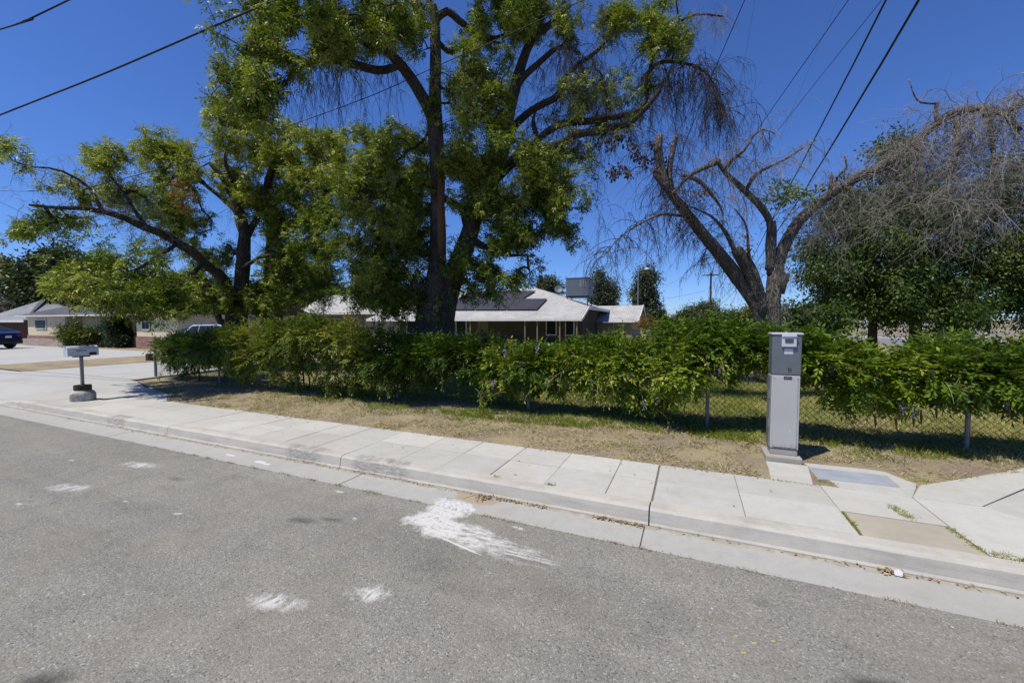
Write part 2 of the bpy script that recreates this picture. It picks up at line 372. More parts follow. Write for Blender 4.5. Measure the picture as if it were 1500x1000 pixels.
def soil_mat(name='dry_verge_soil', green=0.7):
    m, t, o = new_mat(name); c = coords(t)
    a = noise(t, c, 1.4, 7, 0.7); b = noise(t, mapping(t, c, sc=(1, 1.6, 1)), 34, 6, 0.75); g = noise(t, c, 0.8, 4)
    soil = ramp(t, b, [(0.25, (0.135, 0.10, 0.07)), (0.5, (0.28, 0.222, 0.162)), (0.75, (0.43, 0.36, 0.265))])
    straw = ramp(t, b, [(0.25, (0.21, 0.165, 0.095)), (0.55, (0.40, 0.335, 0.20)), (0.8, (0.56, 0.485, 0.31))])
    col = mix(t, ramp(t, a, [(0.40, 0.0), (0.58, 1.0)]), soil, straw)
    y = N(t, 'ShaderNodeSeparateXYZ', {0: c}).outputs[1]
    gy = ramp(t, mth(t, 'ADD', mth(t, 'MULTIPLY', mth(t, 'SUBTRACT', y, 6.6), 0.55), mth(t, 'MULTIPLY', mth(t, 'SUBTRACT', g, 0.5), 1.3)), [(0.0, 0.0), (0.6, green)])
    col = mix(t, gy, col, ramp(t, b, [(0.3, (0.10, 0.12, 0.028)), (0.7, (0.31, 0.29, 0.11))]))
    finish(t, o, col, 1.0, bump(t, mth(t, 'ADD', b, a), 0.8, 0.03), 0.05)
    return m

M = {}
M['asphalt'] = asphalt_mat()
M['walk'] = concrete_mat('sidewalk_concrete', (0.49, 0.475, 0.428), (0.36, 0.335, 0.28), 0.5, slabs=0.10)
M['kerb'] = concrete_mat('kerb_concrete', (0.49, 0.462, 0.40), (0.34, 0.32, 0.28), 0.3, drip=True)
M['gutter'] = concrete_mat('gutter_concrete', (0.40, 0.39, 0.355), (0.31, 0.285, 0.235), 0.35, gutter=True)
M['drive'] = concrete_mat('driveway_concrete', (0.44, 0.43, 0.40), (0.33, 0.31, 0.27), 0.5)
M['tanpatch'] = concrete_mat('buff_concrete', (0.42, 0.375, 0.295), (0.30, 0.265, 0.205), 0.6)
M['joint'] = simple('joint_dirt', (0.17, 0.145, 0.105), 1.0, 0.4, 30)
M['soil'] = soil_mat()
M['dirt'] = soil_mat('dry_dirt', 0.0)
M['field'] = simple('far_dry_field', (0.25, 0.215, 0.15), 1.0, 0.35, 0.35, 0.05)
M['hill'] = simple('dry_hill_grass', (0.27, 0.225, 0.15), 1.0, 0.3, 0.05, 0.05)
M['sideroad'] = simple('side_road_asphalt', (0.20, 0.20, 0.20), 0.9, 0.15, 1.2, 0.2)
M['white'] = simple('white_paint', (0.74, 0.73, 0.70), 0.55, 0.06, 5)

def structure(o): o['kind'] = 'structure'; return o

# ================================================================ setting
structure(MB().grid(-700, 700, 1, -300, 1500, 1, lambda x, y: -0.12).make('ground', M['field']))
GUT = 3.36; FACE = 3.76; TOP = 3.815; BACK = 3.955; MID = 4.49; WALK = 5.03
structure(MB().grid(-120, 18, 1, -14, GUT + 0.01, 1, lambda x, y: 0.0).make('road', M['asphalt']))

def kz(u):                                                    # kerb height, dropped at the left driveway
    s = min(1.0, max(0.0, (u + 14.4) / 1.6)); s = s * s * (3 - 2 * s)
    return 0.035 + 0.115 * s
KJ = [-60, -30, -16.6, -12.9, -7.6, -3.95, -0.31, 4.0, 9.0, 20]
mb = MB(); mg = MB()
for a, b in zip(KJ[:-1], KJ[1:]):
    g = 0.004 if b != -0.31 and a != -0.31 else 0.006
    us = np.linspace(a + g, b - g, 14 if -20 < a < -10 else 3)
    prof = lambda h: [(FACE, -0.1), (FACE, 0.012), (FACE + 0.012, 0.03), (TOP - 0.028, h - 0.02), (TOP - 0.012, h - 0.006), (TOP + 0.012, h), (BACK - 0.004, h + 0.003), (BACK - 0.004, -0.1)]
    v = [(u, y, min(z, kz(u)) if z > 0.02 else z) for u in us for (y, z) in prof(kz(u))]
    n = 8; f = [(i * n + j, (i + 1) * n + j, (i + 1) * n + j + 1, i * n + j + 1) for i in range(len(us) - 1) for j in range(n - 1)]
    f += [tuple(range(n)), tuple((len(us) - 1) * n + j for j in range(n - 1, -1, -1))]
    mb.add(v, f)
structure(mb.make('kerb', M['kerb']))
GJ = [-60, -20, -12.0, -8.4, -3.55, -0.34, 4.0, 20]
for a, b in zip(GJ[:-1], GJ[1:]):
    g = 0.006
    if a == -3.55:                                            # this slab is broken away where the paint was spilt
        mg.prism([(a + g, GUT, -.2), (-2.32, GUT, -.2), (-2.22, 3.47, -.2), (-2.26, 3.56, -.2), (-2.10, 3.60, -.2), (-2.02, FACE - .004, -.2), (a + g, FACE - .004, -.2)], (0, 0, 0.206))
        mg.prism([(-1.86, GUT, -.2), (b - g, GUT, -.2), (b - g, FACE - .004, -.2), (-1.70, FACE - .004, -.2), (-1.72, 3.62, -.2), (-1.86, 3.52, -.2)], (0, 0, 0.206))
    else:
        mg.box(a + g, b - g, GUT, FACE - 0.004, -0.2, 0.006)
mg.box(-2.36, -1.64, GUT, FACE - .006, -.19, 0.001)
structure(mg.make('gutter', M['gutter'], bevel=0.003))
structure(MB().box(-60, 20, GUT + 0.012, WALK - 0.05, -0.2, -0.012).make('gutter_bed', M['gutter']))

joints = [-12.35, -10.9, -9.45, -8.2, -7.55, -6.95, -6.35, -5.75, -5.15, -4.56, -3.95, -3.2, -2.6, -1.97, -1.35, -.73, -.30, .46, 1.235, 1.95]
mw = MB()
for a, b in zip(joints[:-1], joints[1:]):
    ga = 0.009 if a == -.30 else 0.002; gb = 0.009 if b == -.30 else 0.002
    z0, z1 = (min(kz(a), .15), min(kz(b), .15))
    if a == 1.235:
        mw.box(a + ga, b - gb, 4.42, WALK, 0.0, 0.15); continue
    for y0, y1 in ((BACK, MID), (MID, WALK)):
        q = [(a + ga, y0 + .0035), (b - gb, y0 + .0035), (b - gb, y1 - .003), (a + ga, y1 - .003)]
        zt = [z0, z1, z1, z0]; e = rng.normal(0, 0.002)
        mw.add([(x, y, 0) for x, y in q] + [(x, y, z + e) for (x, y), z in zip(q, zt)], [(3, 2, 1, 0), (4, 5, 6, 7), (0, 1, 5, 4), (1, 2, 6, 5), (2, 3, 7, 6), (3, 0, 4, 7)])
# corner slabs on the right, turning away from the kerb
mw.prism([(1.957, 4.43, 0), (1.985, 3.97, 0), (2.13, 3.97, 0), (2.74, 4.70, 0), (2.44, 5.02, 0), (1.957, 5.02, 0)], (0, 0, 0.15))
mw.prism([(2.75, 4.71, 0), (5.2, 7.0, 0), (4.2, 6.95, 0), (2.45, 5.028, 0)], (0, 0, 0.15))
mw.prism([(1.957, 5.028, 0), (2.44, 5.028, 0), (3.42, 6.12, 0), (3.3, 6.36, 0), (2.16, 5.42, 0)], (0, 0, 0.152))
mw.prism([(3.43, 6.12, 0), (4.2, 6.96, 0), (8.5, 10.4, 0), (8, 11, 0), (3.31, 6.37, 0)], (0, 0, 0.151))
structure(mw.make('sidewalk', M['walk'], bevel=0.005))
structure(MB().box(-12.3, 1.96, BACK, WALK - 0.004, 0.0, 0.136).make('sidewalk_bed', M['joint']))
structure(MB().prism([(1.262, BACK + .005, 0), (1.972, BACK + .005, 0), (1.95, 4.405, 0), (1.262, 4.405, 0)], (0, 0, 0.147)).make('buff_patch', M['tanpatch'], bevel=0.006))

# driveway apron and the two concrete drives at the left
md = MB()
def slab(pts, z, jz=0.0): md.prism([(x, y, z - 0.15) for x, y in pts], (0, 0, 0.15))
slab([(-10.1, 5.034), (-11.04, 5.52), (-13.0, 6.0), (-13.0, 5.034)], 0.150)
slab([(-13.006, 5.034), (-13.006, 6.0), (-14.4, 6.45), (-16.6, 6.45), (-16.6, 5.034)], 0.146)
slab([(-16.61, 5.034), (-16.61, 6.45), (-23.2, 6.45), (-26, 5.034)], 0.146)
for a, b in ((-26, -21.5), (-21.49, -16.62), (-16.61, -12.36)):
    md.grid(a, b, 30, BACK + .002, 5.03, 8, lambda x, y: kz(x) + (.147 - kz(x)) * min(1, (y - BACK) / .9))
slab([(-14.7, 6.46), (-15.3, 9.5), (-15.3, 12.4), (-20.6, 12.4), (-20.9, 6.46)], 0.150)
slab([(-15.3, 12.41), (-15.3, 34), (-22.0, 34), (-20.6, 12.41)], 0.155)
structure(md.make('driveway', M['drive'], bevel=0.006))
structure(MB().prism([(-24.4, 6.9, 0), (-26.6, 6.9, 0), (-80, 6.9, 0), (-80, 13.4, 0), (-29.5, 13.4, 0), (-25.2, 14.5, 0), (-23.6, 10.6, 0)], (0, 0, 0.145)).make('far_driveway', M['drive']))

zn = lambda x, y: mnoise.fractal(Vector((x * 0.9, y * 0.9, 0)), 1.0, 2.0, 4) * 0.016
def edge_y(x):                                                # back edge of the concrete
    if x < -11.0: return 5.52 + (-11.04 - x) * 0.28
    if x < -10.1: return 5.034 + (-10.1 - x) * 0.52
    if x < 1.957: return WALK
    if x < 2.16: return WALK + (x - 1.957) * 1.9
    return 5.36 + (x - 2.16) * 0.80
xs = np.arange(-14.4, 12.01, 0.10); v = []; f = []
ny = 60
for x in xs:
    y0 = edge_y(x) - 0.006
    for j in range(ny + 1):
        s = (j / ny) ** 1.35; y = y0 + s * (13.0 - y0)
        edge = min(1.0, (y - y0) / 0.25)
        v.append((x, y, 0.146 + zn(x, y) * edge - 0.006 * (1 - edge)))
for i in range(len(xs) - 1):
    for j in range(ny):
        a = i * (ny + 1) + j; f.append((a, a + ny + 1, a + ny + 2, a + 1))
structure(mesh_obj('verge', v, f, M['soil'], smooth=True))
structure(MB().grid(-15.3, 16, 1, 12.95, 90, 1, lambda x, y: 0.128).make('yard', M['soil']))
structure(MB().grid(-24.6, -20.4, 20, 6.1, 20, 40, lambda x, y: 0.175 + zn(x, y) if -24.4 < x < -20.6 else 0.10).make('dirt_strip', M['dirt']))
structure(MB().grid(-80, -20.4, 1, 12.6, 60, 1, lambda x, y: 0.12).make('neighbour_yard', M['dirt']))
# planter triangle between kerb and the turning walk
structure(MB().prism([(2.14, 3.962, 0), (9, 3.962, 0), (9, 9.6, 0), (5.2, 6.99, 0), (2.76, 4.70, 0), (2.15, 3.98, 0)], (0, 0, 0.147)).make('planter_soil', M['dirt']))

# cross street at the far right
A = on_ground(1281, 495.5, 0.1)[:2]; B = on_ground(1500, 505.6, 0.1)[:2]; dv = unit(B - A); nv = np.array((-dv[1], dv[0]))
if nv[0] < 0: nv = -nv
def strip(o0, o1, z0, z1, name, mat, s0=-60, s1=40):
    p = [A + dv * s0 + nv * o0, A + dv * s1 + nv * o0, A + dv * s1 + nv * o1, A + dv * s0 + nv * o1]
    return structure(MB().prism([(x, y, z0) for x, y in p], (0, 0, z1 - z0)).make(name, mat))
strip(-9, -0.35, 0.0, 0.136, 'side_road', M['sideroad'])
strip(-0.34, 0.0, 0.0, 0.25, 'far_kerb', M['walk'])
strip(0.01, 1.4, 0.0, 0.24, 'far_sidewalk', M['drive'])
hx = on_ground(1490, 500, 0.1)
structure(MB().grid(hx[0] - 60, hx[0] + 260, 40, 110, 330, 24, lambda x, y: -0.3 + 3.4 * math.exp(-((x - hx[0] - 95) / 60) ** 2 - ((y - 190) / 60) ** 2) + 0.5 * mnoise.noise(Vector((x * .03, y * .03, 0)))).make('dry_hill', M['hill'], smooth=True))

# ================================================================ object materials
M['galv'] = simple('galvanised_steel', (0.30, 0.32, 0.345), 0.42, 0.10, 4, 0.5, 0.6, 0.05)
M['ped_dark'] = simple('grey_blue_steel', (0.14, 0.153, 0.166), 0.42, 0.10, 3.5, 0.5, 0.25, 0.04, dirt=(0.20, 0.22, 0.25), dirt_amt=0.4)
M['ped_light'] = simple('pale_grey_enamel', (0.41, 0.408, 0.388), 0.5, 0.05, 2.5, 0.5, 0.0, 0.03, dirt=(0.40, 0.40, 0.41), dirt_amt=0.4)
M['ped_trim'] = simple('pale_trim', (0.50, 0.52, 0.56), 0.45, 0.08, 5, 0.5)
M['rough_conc'] = concrete_mat('weathered_concrete', (0.34, 0.325, 0.29), (0.16, 0.13, 0.095), 0.6)
M['dark'] = simple('black_plastic', (0.02, 0.02, 0.022), 0.5, 0.2, 10)
M['lcd'] = simple('meter_glass', (0.055, 0.075, 0.055), 0.12, 0.15, 30, 0.6)
M['label'] = simple('faded_sticker', (0.44, 0.47, 0.52), 0.6, 0.12, 60)
M['lid'] = simple('blue_grey_lid', (0.29, 0.315, 0.345), 0.75, 0.12, 5, 0.3, 0.0, 0.3, dirt=(0.46, 0.45, 0.42), dirt_amt=0.5)
M['mailbox'] = simple('scratched_grey_white_paint', (0.56, 0.58, 0.62), 0.42, 0.15, 7, 0.5, 0.2, 0.05, dirt=(0.26, 0.29, 0.33), dirt_amt=0.7)
M['rust'] = simple('rust', (0.06, 0.04, 0.028), 0.9, 0.5, 22, 0.2, 0.0, 0.4, dirt=(0.05, 0.03, 0.02))
M['tank'] = simple('chipped_white_tank', (0.40, 0.39, 0.36), 0.65, 0.3, 9, 0.3, 0.0, 0.2, dirt=(0.11, 0.10, 0.085), dirt_amt=0.95)
M['dull_wire'] = simple('dull_wire', (0.085, 0.08, 0.07), 0.7, 0.2, 3, 0.2)
M['steelpost'] = simple('grey_steel_post', (0.22, 0.215, 0.21), 0.5, 0.15, 12, 0.5, 0.4)
M['wood_dark'] = simple('weathered_brown_wood', (0.085, 0.055, 0.04), 0.9, 0.4, 14, 0.15, 0.0, 0.4)
M['wood_grey'] = simple('weathered_fence_wood', (0.155, 0.12, 0.095), 0.9, 0.35, 6, 0.15, 0.0, 0.4)
M['pole'] = simple('creosote_pole', (0.065, 0.045, 0.035), 0.9, 0.3, 3, 0.15)
M['cable'] = simple('black_cable', (0.012, 0.012, 0.014), 0.6, 0.2, 3)
M['cable_far'] = simple('thin_grey_wire', (0.10, 0.11, 0.13), 0.6, 0.1, 3)
M['cream'] = simple('cream_stucco', (0.62, 0.54, 0.36), 0.9, 0.06, 1.5, 0.15, 0.0, 0.3)
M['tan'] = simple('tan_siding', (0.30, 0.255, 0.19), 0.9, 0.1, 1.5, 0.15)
M['porch_wall'] = simple('shade_darkened_porch_siding', (0.085, 0.072, 0.058), 0.9, 0.2, 1.5, 0.15)  # tan siding with the shade under the porch eave put into its colour
M['tan_dark'] = simple('brown_door_paint', (0.19, 0.145, 0.085), 0.8, 0.1, 2)
M['trim'] = simple('white_trim', (0.62, 0.61, 0.58), 0.6, 0.08, 3)
M['glass'] = simple('window_glass', (0.018, 0.024, 0.030), 0.35, 0.1, 2, 0.06)
M['tyre'] = simple('tyre_rubber', (0.018, 0.018, 0.018), 0.85, 0.1, 20)
M['rim'] = simple('alloy', (0.32, 0.32, 0.33), 0.3, 0.1, 10, 0.5, 0.8)
M['red'] = simple('red_lens', (0.30, 0.012, 0.01), 0.2, 0.05, 10, 0.6)
M['lamp'] = simple('clear_lens', (0.6, 0.6, 0.6), 0.15, 0.05, 10, 0.6)
M['cooler'] = simple('blue_grey_cooler', (0.10, 0.125, 0.155), 0.5, 0.08, 1.5, 0.4)
M['louvre'] = simple('pale_louvre', (0.20, 0.235, 0.27), 0.5, 0.08, 2)
M['solar'] = simple('solar_glass', (0.045, 0.044, 0.048), 0.5, 0.15, 1.0, 0.3, 0.0, 0.0)
def base_dirt(name, zt_):                                     # soil splashed up the foot of the cabinet
    m = M[name]; t = m.node_tree; b = next(n for n in t.nodes if n.type == 'BSDF_PRINCIPLED'); src = b.inputs['Base Color'].links[0].from_socket
    c = coords(t); z = N(t, 'ShaderNodeSeparateXYZ', {0: c}).outputs[2]
    f = ramp(t, mth(t, 'ADD', mth(t, 'MULTIPLY', mth(t, 'SUBTRACT', z, zt_), 2.6), mth(t, 'MULTIPLY', noise(t, mapping(t, c, sc=(1, 1, .25)), 22, 6, .7), 1.1)), [(0.42, 0.75), (0.66, 0.0)])
    s = noise(t, mapping(t, c, rot=(0, R(60), 0), sc=(1, 1, 14)), 5, 5, .75)
    col = mix(t, f, mix(t, mth(t, 'MULTIPLY', ramp(t, s, [(0.60, 0.0), (0.68, 1.0)]), 0.25), src, (0.30, 0.295, 0.28)), (0.21, 0.165, 0.115))
    t.links.new(col, b.inputs['Base Color'])
base_dirt('ped_light', 0.17)
def car_paint(name, col):
    m, t, o = new_mat(name)
    b = N(t, 'ShaderNodeBsdfPrincipled', {'Base Color': col, 'Roughness': 0.28, 'Metallic': 0.3, 'Coat Weight': 0.8, 'Coat Roughness': 0.05})
    t.links.new(b.outputs[0], o.inputs[0]); return m
M['car_blue'] = car_paint('dark_blue_car_paint', (0.012, 0.018, 0.085))
M['car_silver'] = car_paint('silver_white_car_paint', (0.55, 0.57, 0.60))
M['car_grey'] = car_paint('dark_grey_car_paint', (0.10, 0.11, 0.12))

def shingle_mat(name, col, var=0.2):
    m, t, o = new_mat(name); c = coords(t)
    b = N(t, 'ShaderNodeTexBrick', {'Vector': mapping(t, c, sc=(1, 1.08, 1)), 'Scale': 1.0, 'Mortar Size': 0.012, 'Bias': 0.0, 'Brick Width': 0.33, 'Row Height': 0.14, 'Color1': tuple(x * (1 - var) for x in col), 'Color2': tuple(x * (1 + var) for x in col), 'Mortar': tuple(x * 0.5 for x in col)})
    col2 = mix(t, 1.0, b.outputs[0], ramp(t, noise(t, c, 0.7, 5), [(0.3, 0.85), (0.7, 1.1)]), 'MULTIPLY')
    finish(t, o, col2, 0.9, bump(t, b.outputs[1], 0.4, 0.02), 0.2); return m
def brick_mat(name):
    m, t, o = new_mat(name); c = coords(t)
    b = N(t, 'ShaderNodeTexBrick', {'Vector': mapping(t, c, rot=(R(90), 0, 0)), 'Scale': 1.0, 'Mortar Size': 0.012, 'Brick Width': 0.4, 'Row Height': 0.13, 'Color1': (0.20, 0.085, 0.06), 'Color2': (0.29, 0.16, 0.125), 'Mortar': (0.33, 0.29, 0.26)})
    finish(t, o, b.outputs[0], 0.9, bump(t, b.outputs[1], 0.4, 0.01), 0.2); return m
def block_mat(name):
    m, t, o = new_mat(name); c = coords(t)
    b = N(t, 'ShaderNodeTexBrick', {'Vector': mapping(t, c, rot=(R(90), 0, 0)), 'Scale': 1.0, 'Mortar Size': 0.018, 'Brick Width': 0.6, 'Row Height': 0.15, 'Color1': (0.38, 0.29, 0.25), 'Color2': (0.46, 0.39, 0.34), 'Mortar': (0.22, 0.18, 0.16)})
    finish(t, o, b.outputs[0], 0.9, bump(t, b.outputs[1], 0.4, 0.01), 0.2); return m
M['roof_white'] = shingle_mat('pale_grey_shingle', (0.44, 0.43, 0.41), 0.10)
M['roof_grey'] = shingle_mat('mid_grey_shingle', (0.27, 0.27, 0.285), 0.12)
M['roof_dark'] = shingle_mat('dark_grey_shingle', (0.105, 0.105, 0.12), 0.18)
M['brick'] = brick_mat('red_brick'); M['block'] = block_mat('pinkish_block')

# ================================================================ street furniture
def top_z(px, py, p):                                         # height on the plumb line through ground point p that shows at row py
    r = ray(px, py); t = np.linalg.norm(p[:2]) / np.linalg.norm(r[:2]); return 1.8 + r[2] * t

fl_ = on_ground(1127, 663, 0.22); fr_ = on_ground(1170.5, 669, 0.22)
yf = (fl_[1] + fr_[1]) / 2; xl, xr = fl_[0], fr_[0]; xc = (xl + xr) / 2; w = xr - xl
zt = top_z(1127, 488, (xl, yf)); zs = top_z(1127, 548, (xl, yf)); dp = 0.24
ped = thing('utility_pedestal', 'tall narrow grey electric meter cabinet standing on a concrete pad beside the sidewalk', 'utility cabinet', (xc, yf, 0.14))
def pp(name, x0, x1, y0, y1, z0, z1, mat, parent=None, bev=0.006):
    return MB().box(x0, x1, y0, y1, z0 - 0.14, z1 - 0.14).make(name, M[mat], parent or ped, bevel=bev)
h = w / 2
pp('concrete_pad', -h - .05, h + .025, -.085, dp + .09, .02, .215, 'rough_conc', bev=.012)
pp('plinth', -h + .004, h - .012, .012, dp - .01, .216, .285, 'rough_conc')
body = pp('lower_cabinet', -h, h - .006, .004, dp, .29, zs - .005, 'ped_light')
pp('door_panel', -h + .022, h - .028, -.004, .003, .31, zs - .022, 'ped_light', bev=.003)
pp('side_flange', -h - .012, -h - .001, .02, dp - .02, .30, zs - .02, 'galv', bev=.002)
up = pp('meter_hood', -h - .004, h, 0, dp, zs, zt - .018, 'ped_dark', bev=.012)
pp('cap', -h - .012, h + .01, -.012, dp + .01, zt - .016, zt + .006, 'ped_trim')
zm0 = top_z(1141, 507.5, (xc, yf)); zm1 = top_z(1141, 489.5, (xc, yf))
mx0, mx1 = -h + w * .30, -h + w * .80
mc = pp('meter_cover', mx0, mx1, -.028, -.001, zm0, zm1, 'ped_trim', bev=.005)
o = MB().box(mx0 + w * .10, mx1 - w * .115, -.034, -.029, zm0 - .14 + .048, zm0 - .14 + .094).make('meter_window', M['lcd'], mc, bevel=.001)
o = MB().box(mx0 - .004, mx1 + .004, -.04, -.0285, zm1 - .14 - .026, zm1 - .14 - .018).make('rain_lip', M['ped_trim'], mc)
zl = top_z(1150, 518.5, (xc, yf))
pp('sticker', -h + w * .40, -h + w * .70, -.002, -.0006, zl, zl + .065, 'label', bev=0)
zk = top_z(1153, 543, (xc, yf))
lt = pp('latch', -h + w * .555, -h + w * .575, -.014, -.001, zk, zk + .038, 'dark', bev=.002)
MB().cyl((-h + w * .63, -.012, zk + .02 - .14), (-h + w * .63, -.001, zk + .02 - .14), .007).make('lock', M['dark'], lt)
for k_, zz in enumerate((.45, .80)): MB().cyl((-h - .018, .03, zz - .05), (-h - .018, .03, zz + .05), .006, n=8).make('hinge', M['galv'], ped)
for sx_ in (-h + .03, h - .036):
    for zz in (.33, zs - .045): MB().cyl((sx_, -.0065, zz - .14), (sx_, -.0035, zz - .14), .005, n=8).make('bolt', M['galv'], body)
zp = top_z(1152, 555.5, (xc, yf))
npl = pp('number_plate', -h + w * .41, -h + w * .69, -.008, -.0045, zp, zp + .034, 'dark', bev=.001)
mbn = MB()                                                   # characters worn away to pale flecks, as in the photo
for k in range(4):
    x0 = -h + w * (.44 + .062 * k); z0 = zp - .14 + .007
    for _ in range(3):
        a_, c_ = rng.uniform(0, .010), rng.uniform(0, .012); mbn.box(x0 + a_, x0 + a_ + rng.uniform(.003, .006), -.0095, -.0082, z0 + c_, z0 + c_ + rng.uniform(.004, .008))
mbn.make('worn_characters', M['label'], npl)
MB().box(-h + w * .66, -h + w * .68, -.0048, -.0042, .36, .40).make('scuff_mark', M['trim'], body)

tag(MB().prism([(xc - .24, WALK + .006, .06), (xc + .13, WALK + .006, .06), (xc + .22, yf - .10, .06), (xc - .20, yf - .10, .06)], (0, 0, 0.093)).make('concrete_slab', M['walk'], bevel=.008), 'small bare concrete step slab in front of the meter cabinet', 'slab')
va = thing('utility_vault', 'flat blue-grey vault lid set in a concrete collar beside the meter cabinet', 'vault cover', on_ground(1260, 698))
ring = [(1.25, 5.76), (1.86, 5.79), (2.0, 5.76), (2.15, 5.44), (1.963, 5.036), (1.40, 5.036)]
lidp = [on_ground(x, y)[:2] for x, y in ((1187, 685.5), (1296, 697.5), (1316, 714), (1201, 701.5))]
world_part(va, MB().prism([(*p, 0.05) for p in ring], (0, 0, 0.104)).make('collar', M['walk'], bevel=.01))
cen = np.mean(lidp, axis=0)
world_part(va, MB().prism([(*(cen + (p - cen) * 1.06), 0.1) for p in lidp], (0, 0, 0.058)).make('rim', M['rough_conc'], bevel=.004))
world_part(va, MB().prism([(*p, 0.1) for p in lidp], (0, 0, 0.064)).make('lid', M['lid'], bevel=.004))

# mailbox on a cut-down gas tank
mp = on_ground(122, 586, 0.15)
mbx = thing('mailbox', 'weathered grey metal mailbox on a post set in an old white gas tank', 'mailbox', mp)
tank = MB().lathe([(0.195, 0), (0.202, .015), (0.202, .13), (0.196, .155), (0.172, .19), (0.14, .216), (0.05, .228)]).make('tank_base', M['tank'], mbx, smooth=False)
MB().lathe([(0.135, .22), (0.14, .23), (0.14, .325), (0.132, .325), (0.132, .24), (.06, .235)], n=20).make('collar', M['rust'], tank)
zb = top_z(122, 521, mp) - .15; zt2 = top_z(122, 506.5, mp) - .15
MB().box(-.025, .025, -.025, .025, .228, zb - .012).make('post', M['steelpost'], mbx, bevel=.004)
MB().box(-.07, .07, -.12, .12, zb - .02, zb + .004).make('bracket', M['rust'], mbx)
hh = zt2 - zb; bw = .08
prof = [(-bw, 0), (bw, 0)] + [(bw * math.cos(a), hh - bw + bw * math.sin(a)) for a in np.linspace(0, math.pi, 13)]
L0, L1 = -.215, .255
bx_ = MB().prism([(x, L0, zb + .006 + z) for x, z in prof], (0, L1 - L0, 0)).make('box', M['mailbox'], mbx, bevel=.003)
dprof = [(x * 1.08, z * 1.03 - .004) for x, z in prof]
dr = MB().prism([(x, L0 - .022, zb + .004 + z) for x, z in dprof], (0, .02, 0)).make('door', M['mailbox'], mbx, bevel=.003)
MB().box(-.012, .012, L0 - .045, L0 - .0225, zb + hh - .01, zb + hh + .02).make('door_tab', M['mailbox'], dr)
MB().box(bw + .001, bw + .006, .1, .215, zb + .01, zb + .075).make('rust_patch', M['rust'], bx_)
fg = MB().box(bw + .007, bw + .011, -.10, .06, zb + .105, zb + .125).make('flag', M['steelpost'], mbx)
rw = MB()
for k in range(4): rw.box(bw + .0062, bw + .0075, .115 + k * .024, .115 + k * .024 + .014, zb + .022, zb + .062)
rw.make('worn_lettering', M['dark'], bx_)

# stump
sp_ = on_ground(219.5, 528, 0.17)
st = MB().lathe([(.15, 0), (.14, .05), (.135, .28), (.128, .30)], n=14).make('stump', M['wood_dark'], loc=sp_)
tag(st, 'short dark brown stump on the dirt strip beside the drive', 'stump')

# ---------------------------------------------------------------- chain-link fence
FD = 7.2; FH = 1.12; F0 = -14.97; PX = [F0 + 3.047 * k for k in range(8)]
fence = thing('chain_link_fence', 'low galvanised chain-link fence carrying the vines along the dry verge', 'fence', (F0, FD, 0.13))
for k, x in enumerate(PX):
    r_ = .038 if k == 0 else .026
    MB().cyl((x - F0, 0, -.1), (x - F0, 0, FH + .03), r_, n=10).make('post', M['steelpost'], fence, smooth=False)
MB().cyl((0, 0, FH), (PX[-1] - F0, 0, FH), .02, n=8).make('top_rail', M['galv'], fence)
span = PX[-1] - F0; zt_ = FH - .03; zb_ = .03; hgt = zt_ - zb_
P = []
for s in np.arange(-hgt, span, 0.085):
    for sg in (1, -1):
        a0, a1 = max(0, s), min(span, s + hgt)
        za, zc = (zb_ + a0 - s, zb_ + a1 - s) if sg > 0 else (zt_ - (a0 - s), zt_ - (a1 - s))
        P.append([(a0, .03 + .003 * sg, za), (a1, .03 + .003 * sg, zc)])
V, Fc = tubes(P, np.full((len(P), 2), .0028), 3)
mesh_obj('wire_mesh', V, Fc, M['dull_wire'], fence)

# ================================================================ white-roofed house behind the big tree
HD = 24.6; RD = 29.6; ZE = 2.05; ZR = 4.4; sl = (ZR - ZE) / (RD - HD)
def roofpt(px, py, lift=0.0):                                 # sight line meets the front roof slope
    r = ray(px, py); z0 = ZE - HD * sl + lift
    t = (z0 - CAM[2]) / (r[2] - r[1] * sl); return CAM + r * t
xR, xL = on_line(852, 466, HD)[0], on_line(537, 467, HD)[0]
ridgeR = roofpt(785, 422)[0]; hipc = roofpt(862, 449); xE = hipc[0]
house = thing('ranch_house', 'long low house with pale shingle roof and shaded porch behind the vine hedge', 'house', (-14, 27, 0.1))
roof = MB()
RL = on_line(556, 440, RD)[0] - 3
zc = hipc[2]; yc = hipc[1]
roof.add([(xL, HD, ZE), (xR, HD, ZE), (xE, yc, zc), (ridgeR, RD, ZR), (RL, RD, ZR), (xL + 1.6, HD + 3.2, ZE + 3.2 * sl)], [(0, 1, 2, 3, 4, 5)])
roof.add([(xE, yc, zc), (xE, RD + 5, zc), (ridgeR, RD, ZR)], [(0, 1, 2)])
roof.add([(RL, RD, ZR), (ridgeR, RD, ZR), (xE, RD + 5, zc), (RL, RD + 5, zc)], [(0, 1, 2, 3)])
rf = world_part(house, roof.make('roof', M['roof_white']))
sm = rf.modifiers.new('thick', 'SOLIDIFY'); sm.thickness = 0.12; sm.offset = -1
world_part(house, MB().box(xL - .02, xR + .02, HD - .05, HD - .003, ZE - .17, ZE + .005).make('fascia', M['trim'], bevel=.01))
world_part(house, MB().bar((xR + .03, HD, ZE - .08), (xE + .04, yc, zc - .08), .05, .16).make('fascia', M['trim']))
world_part(house, MB().bar((xE + .04, yc, zc - .1), (xE + .04, RD + 4.8, zc - .1), .05, .18).make('side_fascia', M['trim']))
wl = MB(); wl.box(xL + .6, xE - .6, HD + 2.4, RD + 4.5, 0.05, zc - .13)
world_part(house, wl.make('wall', M['porch_wall']))
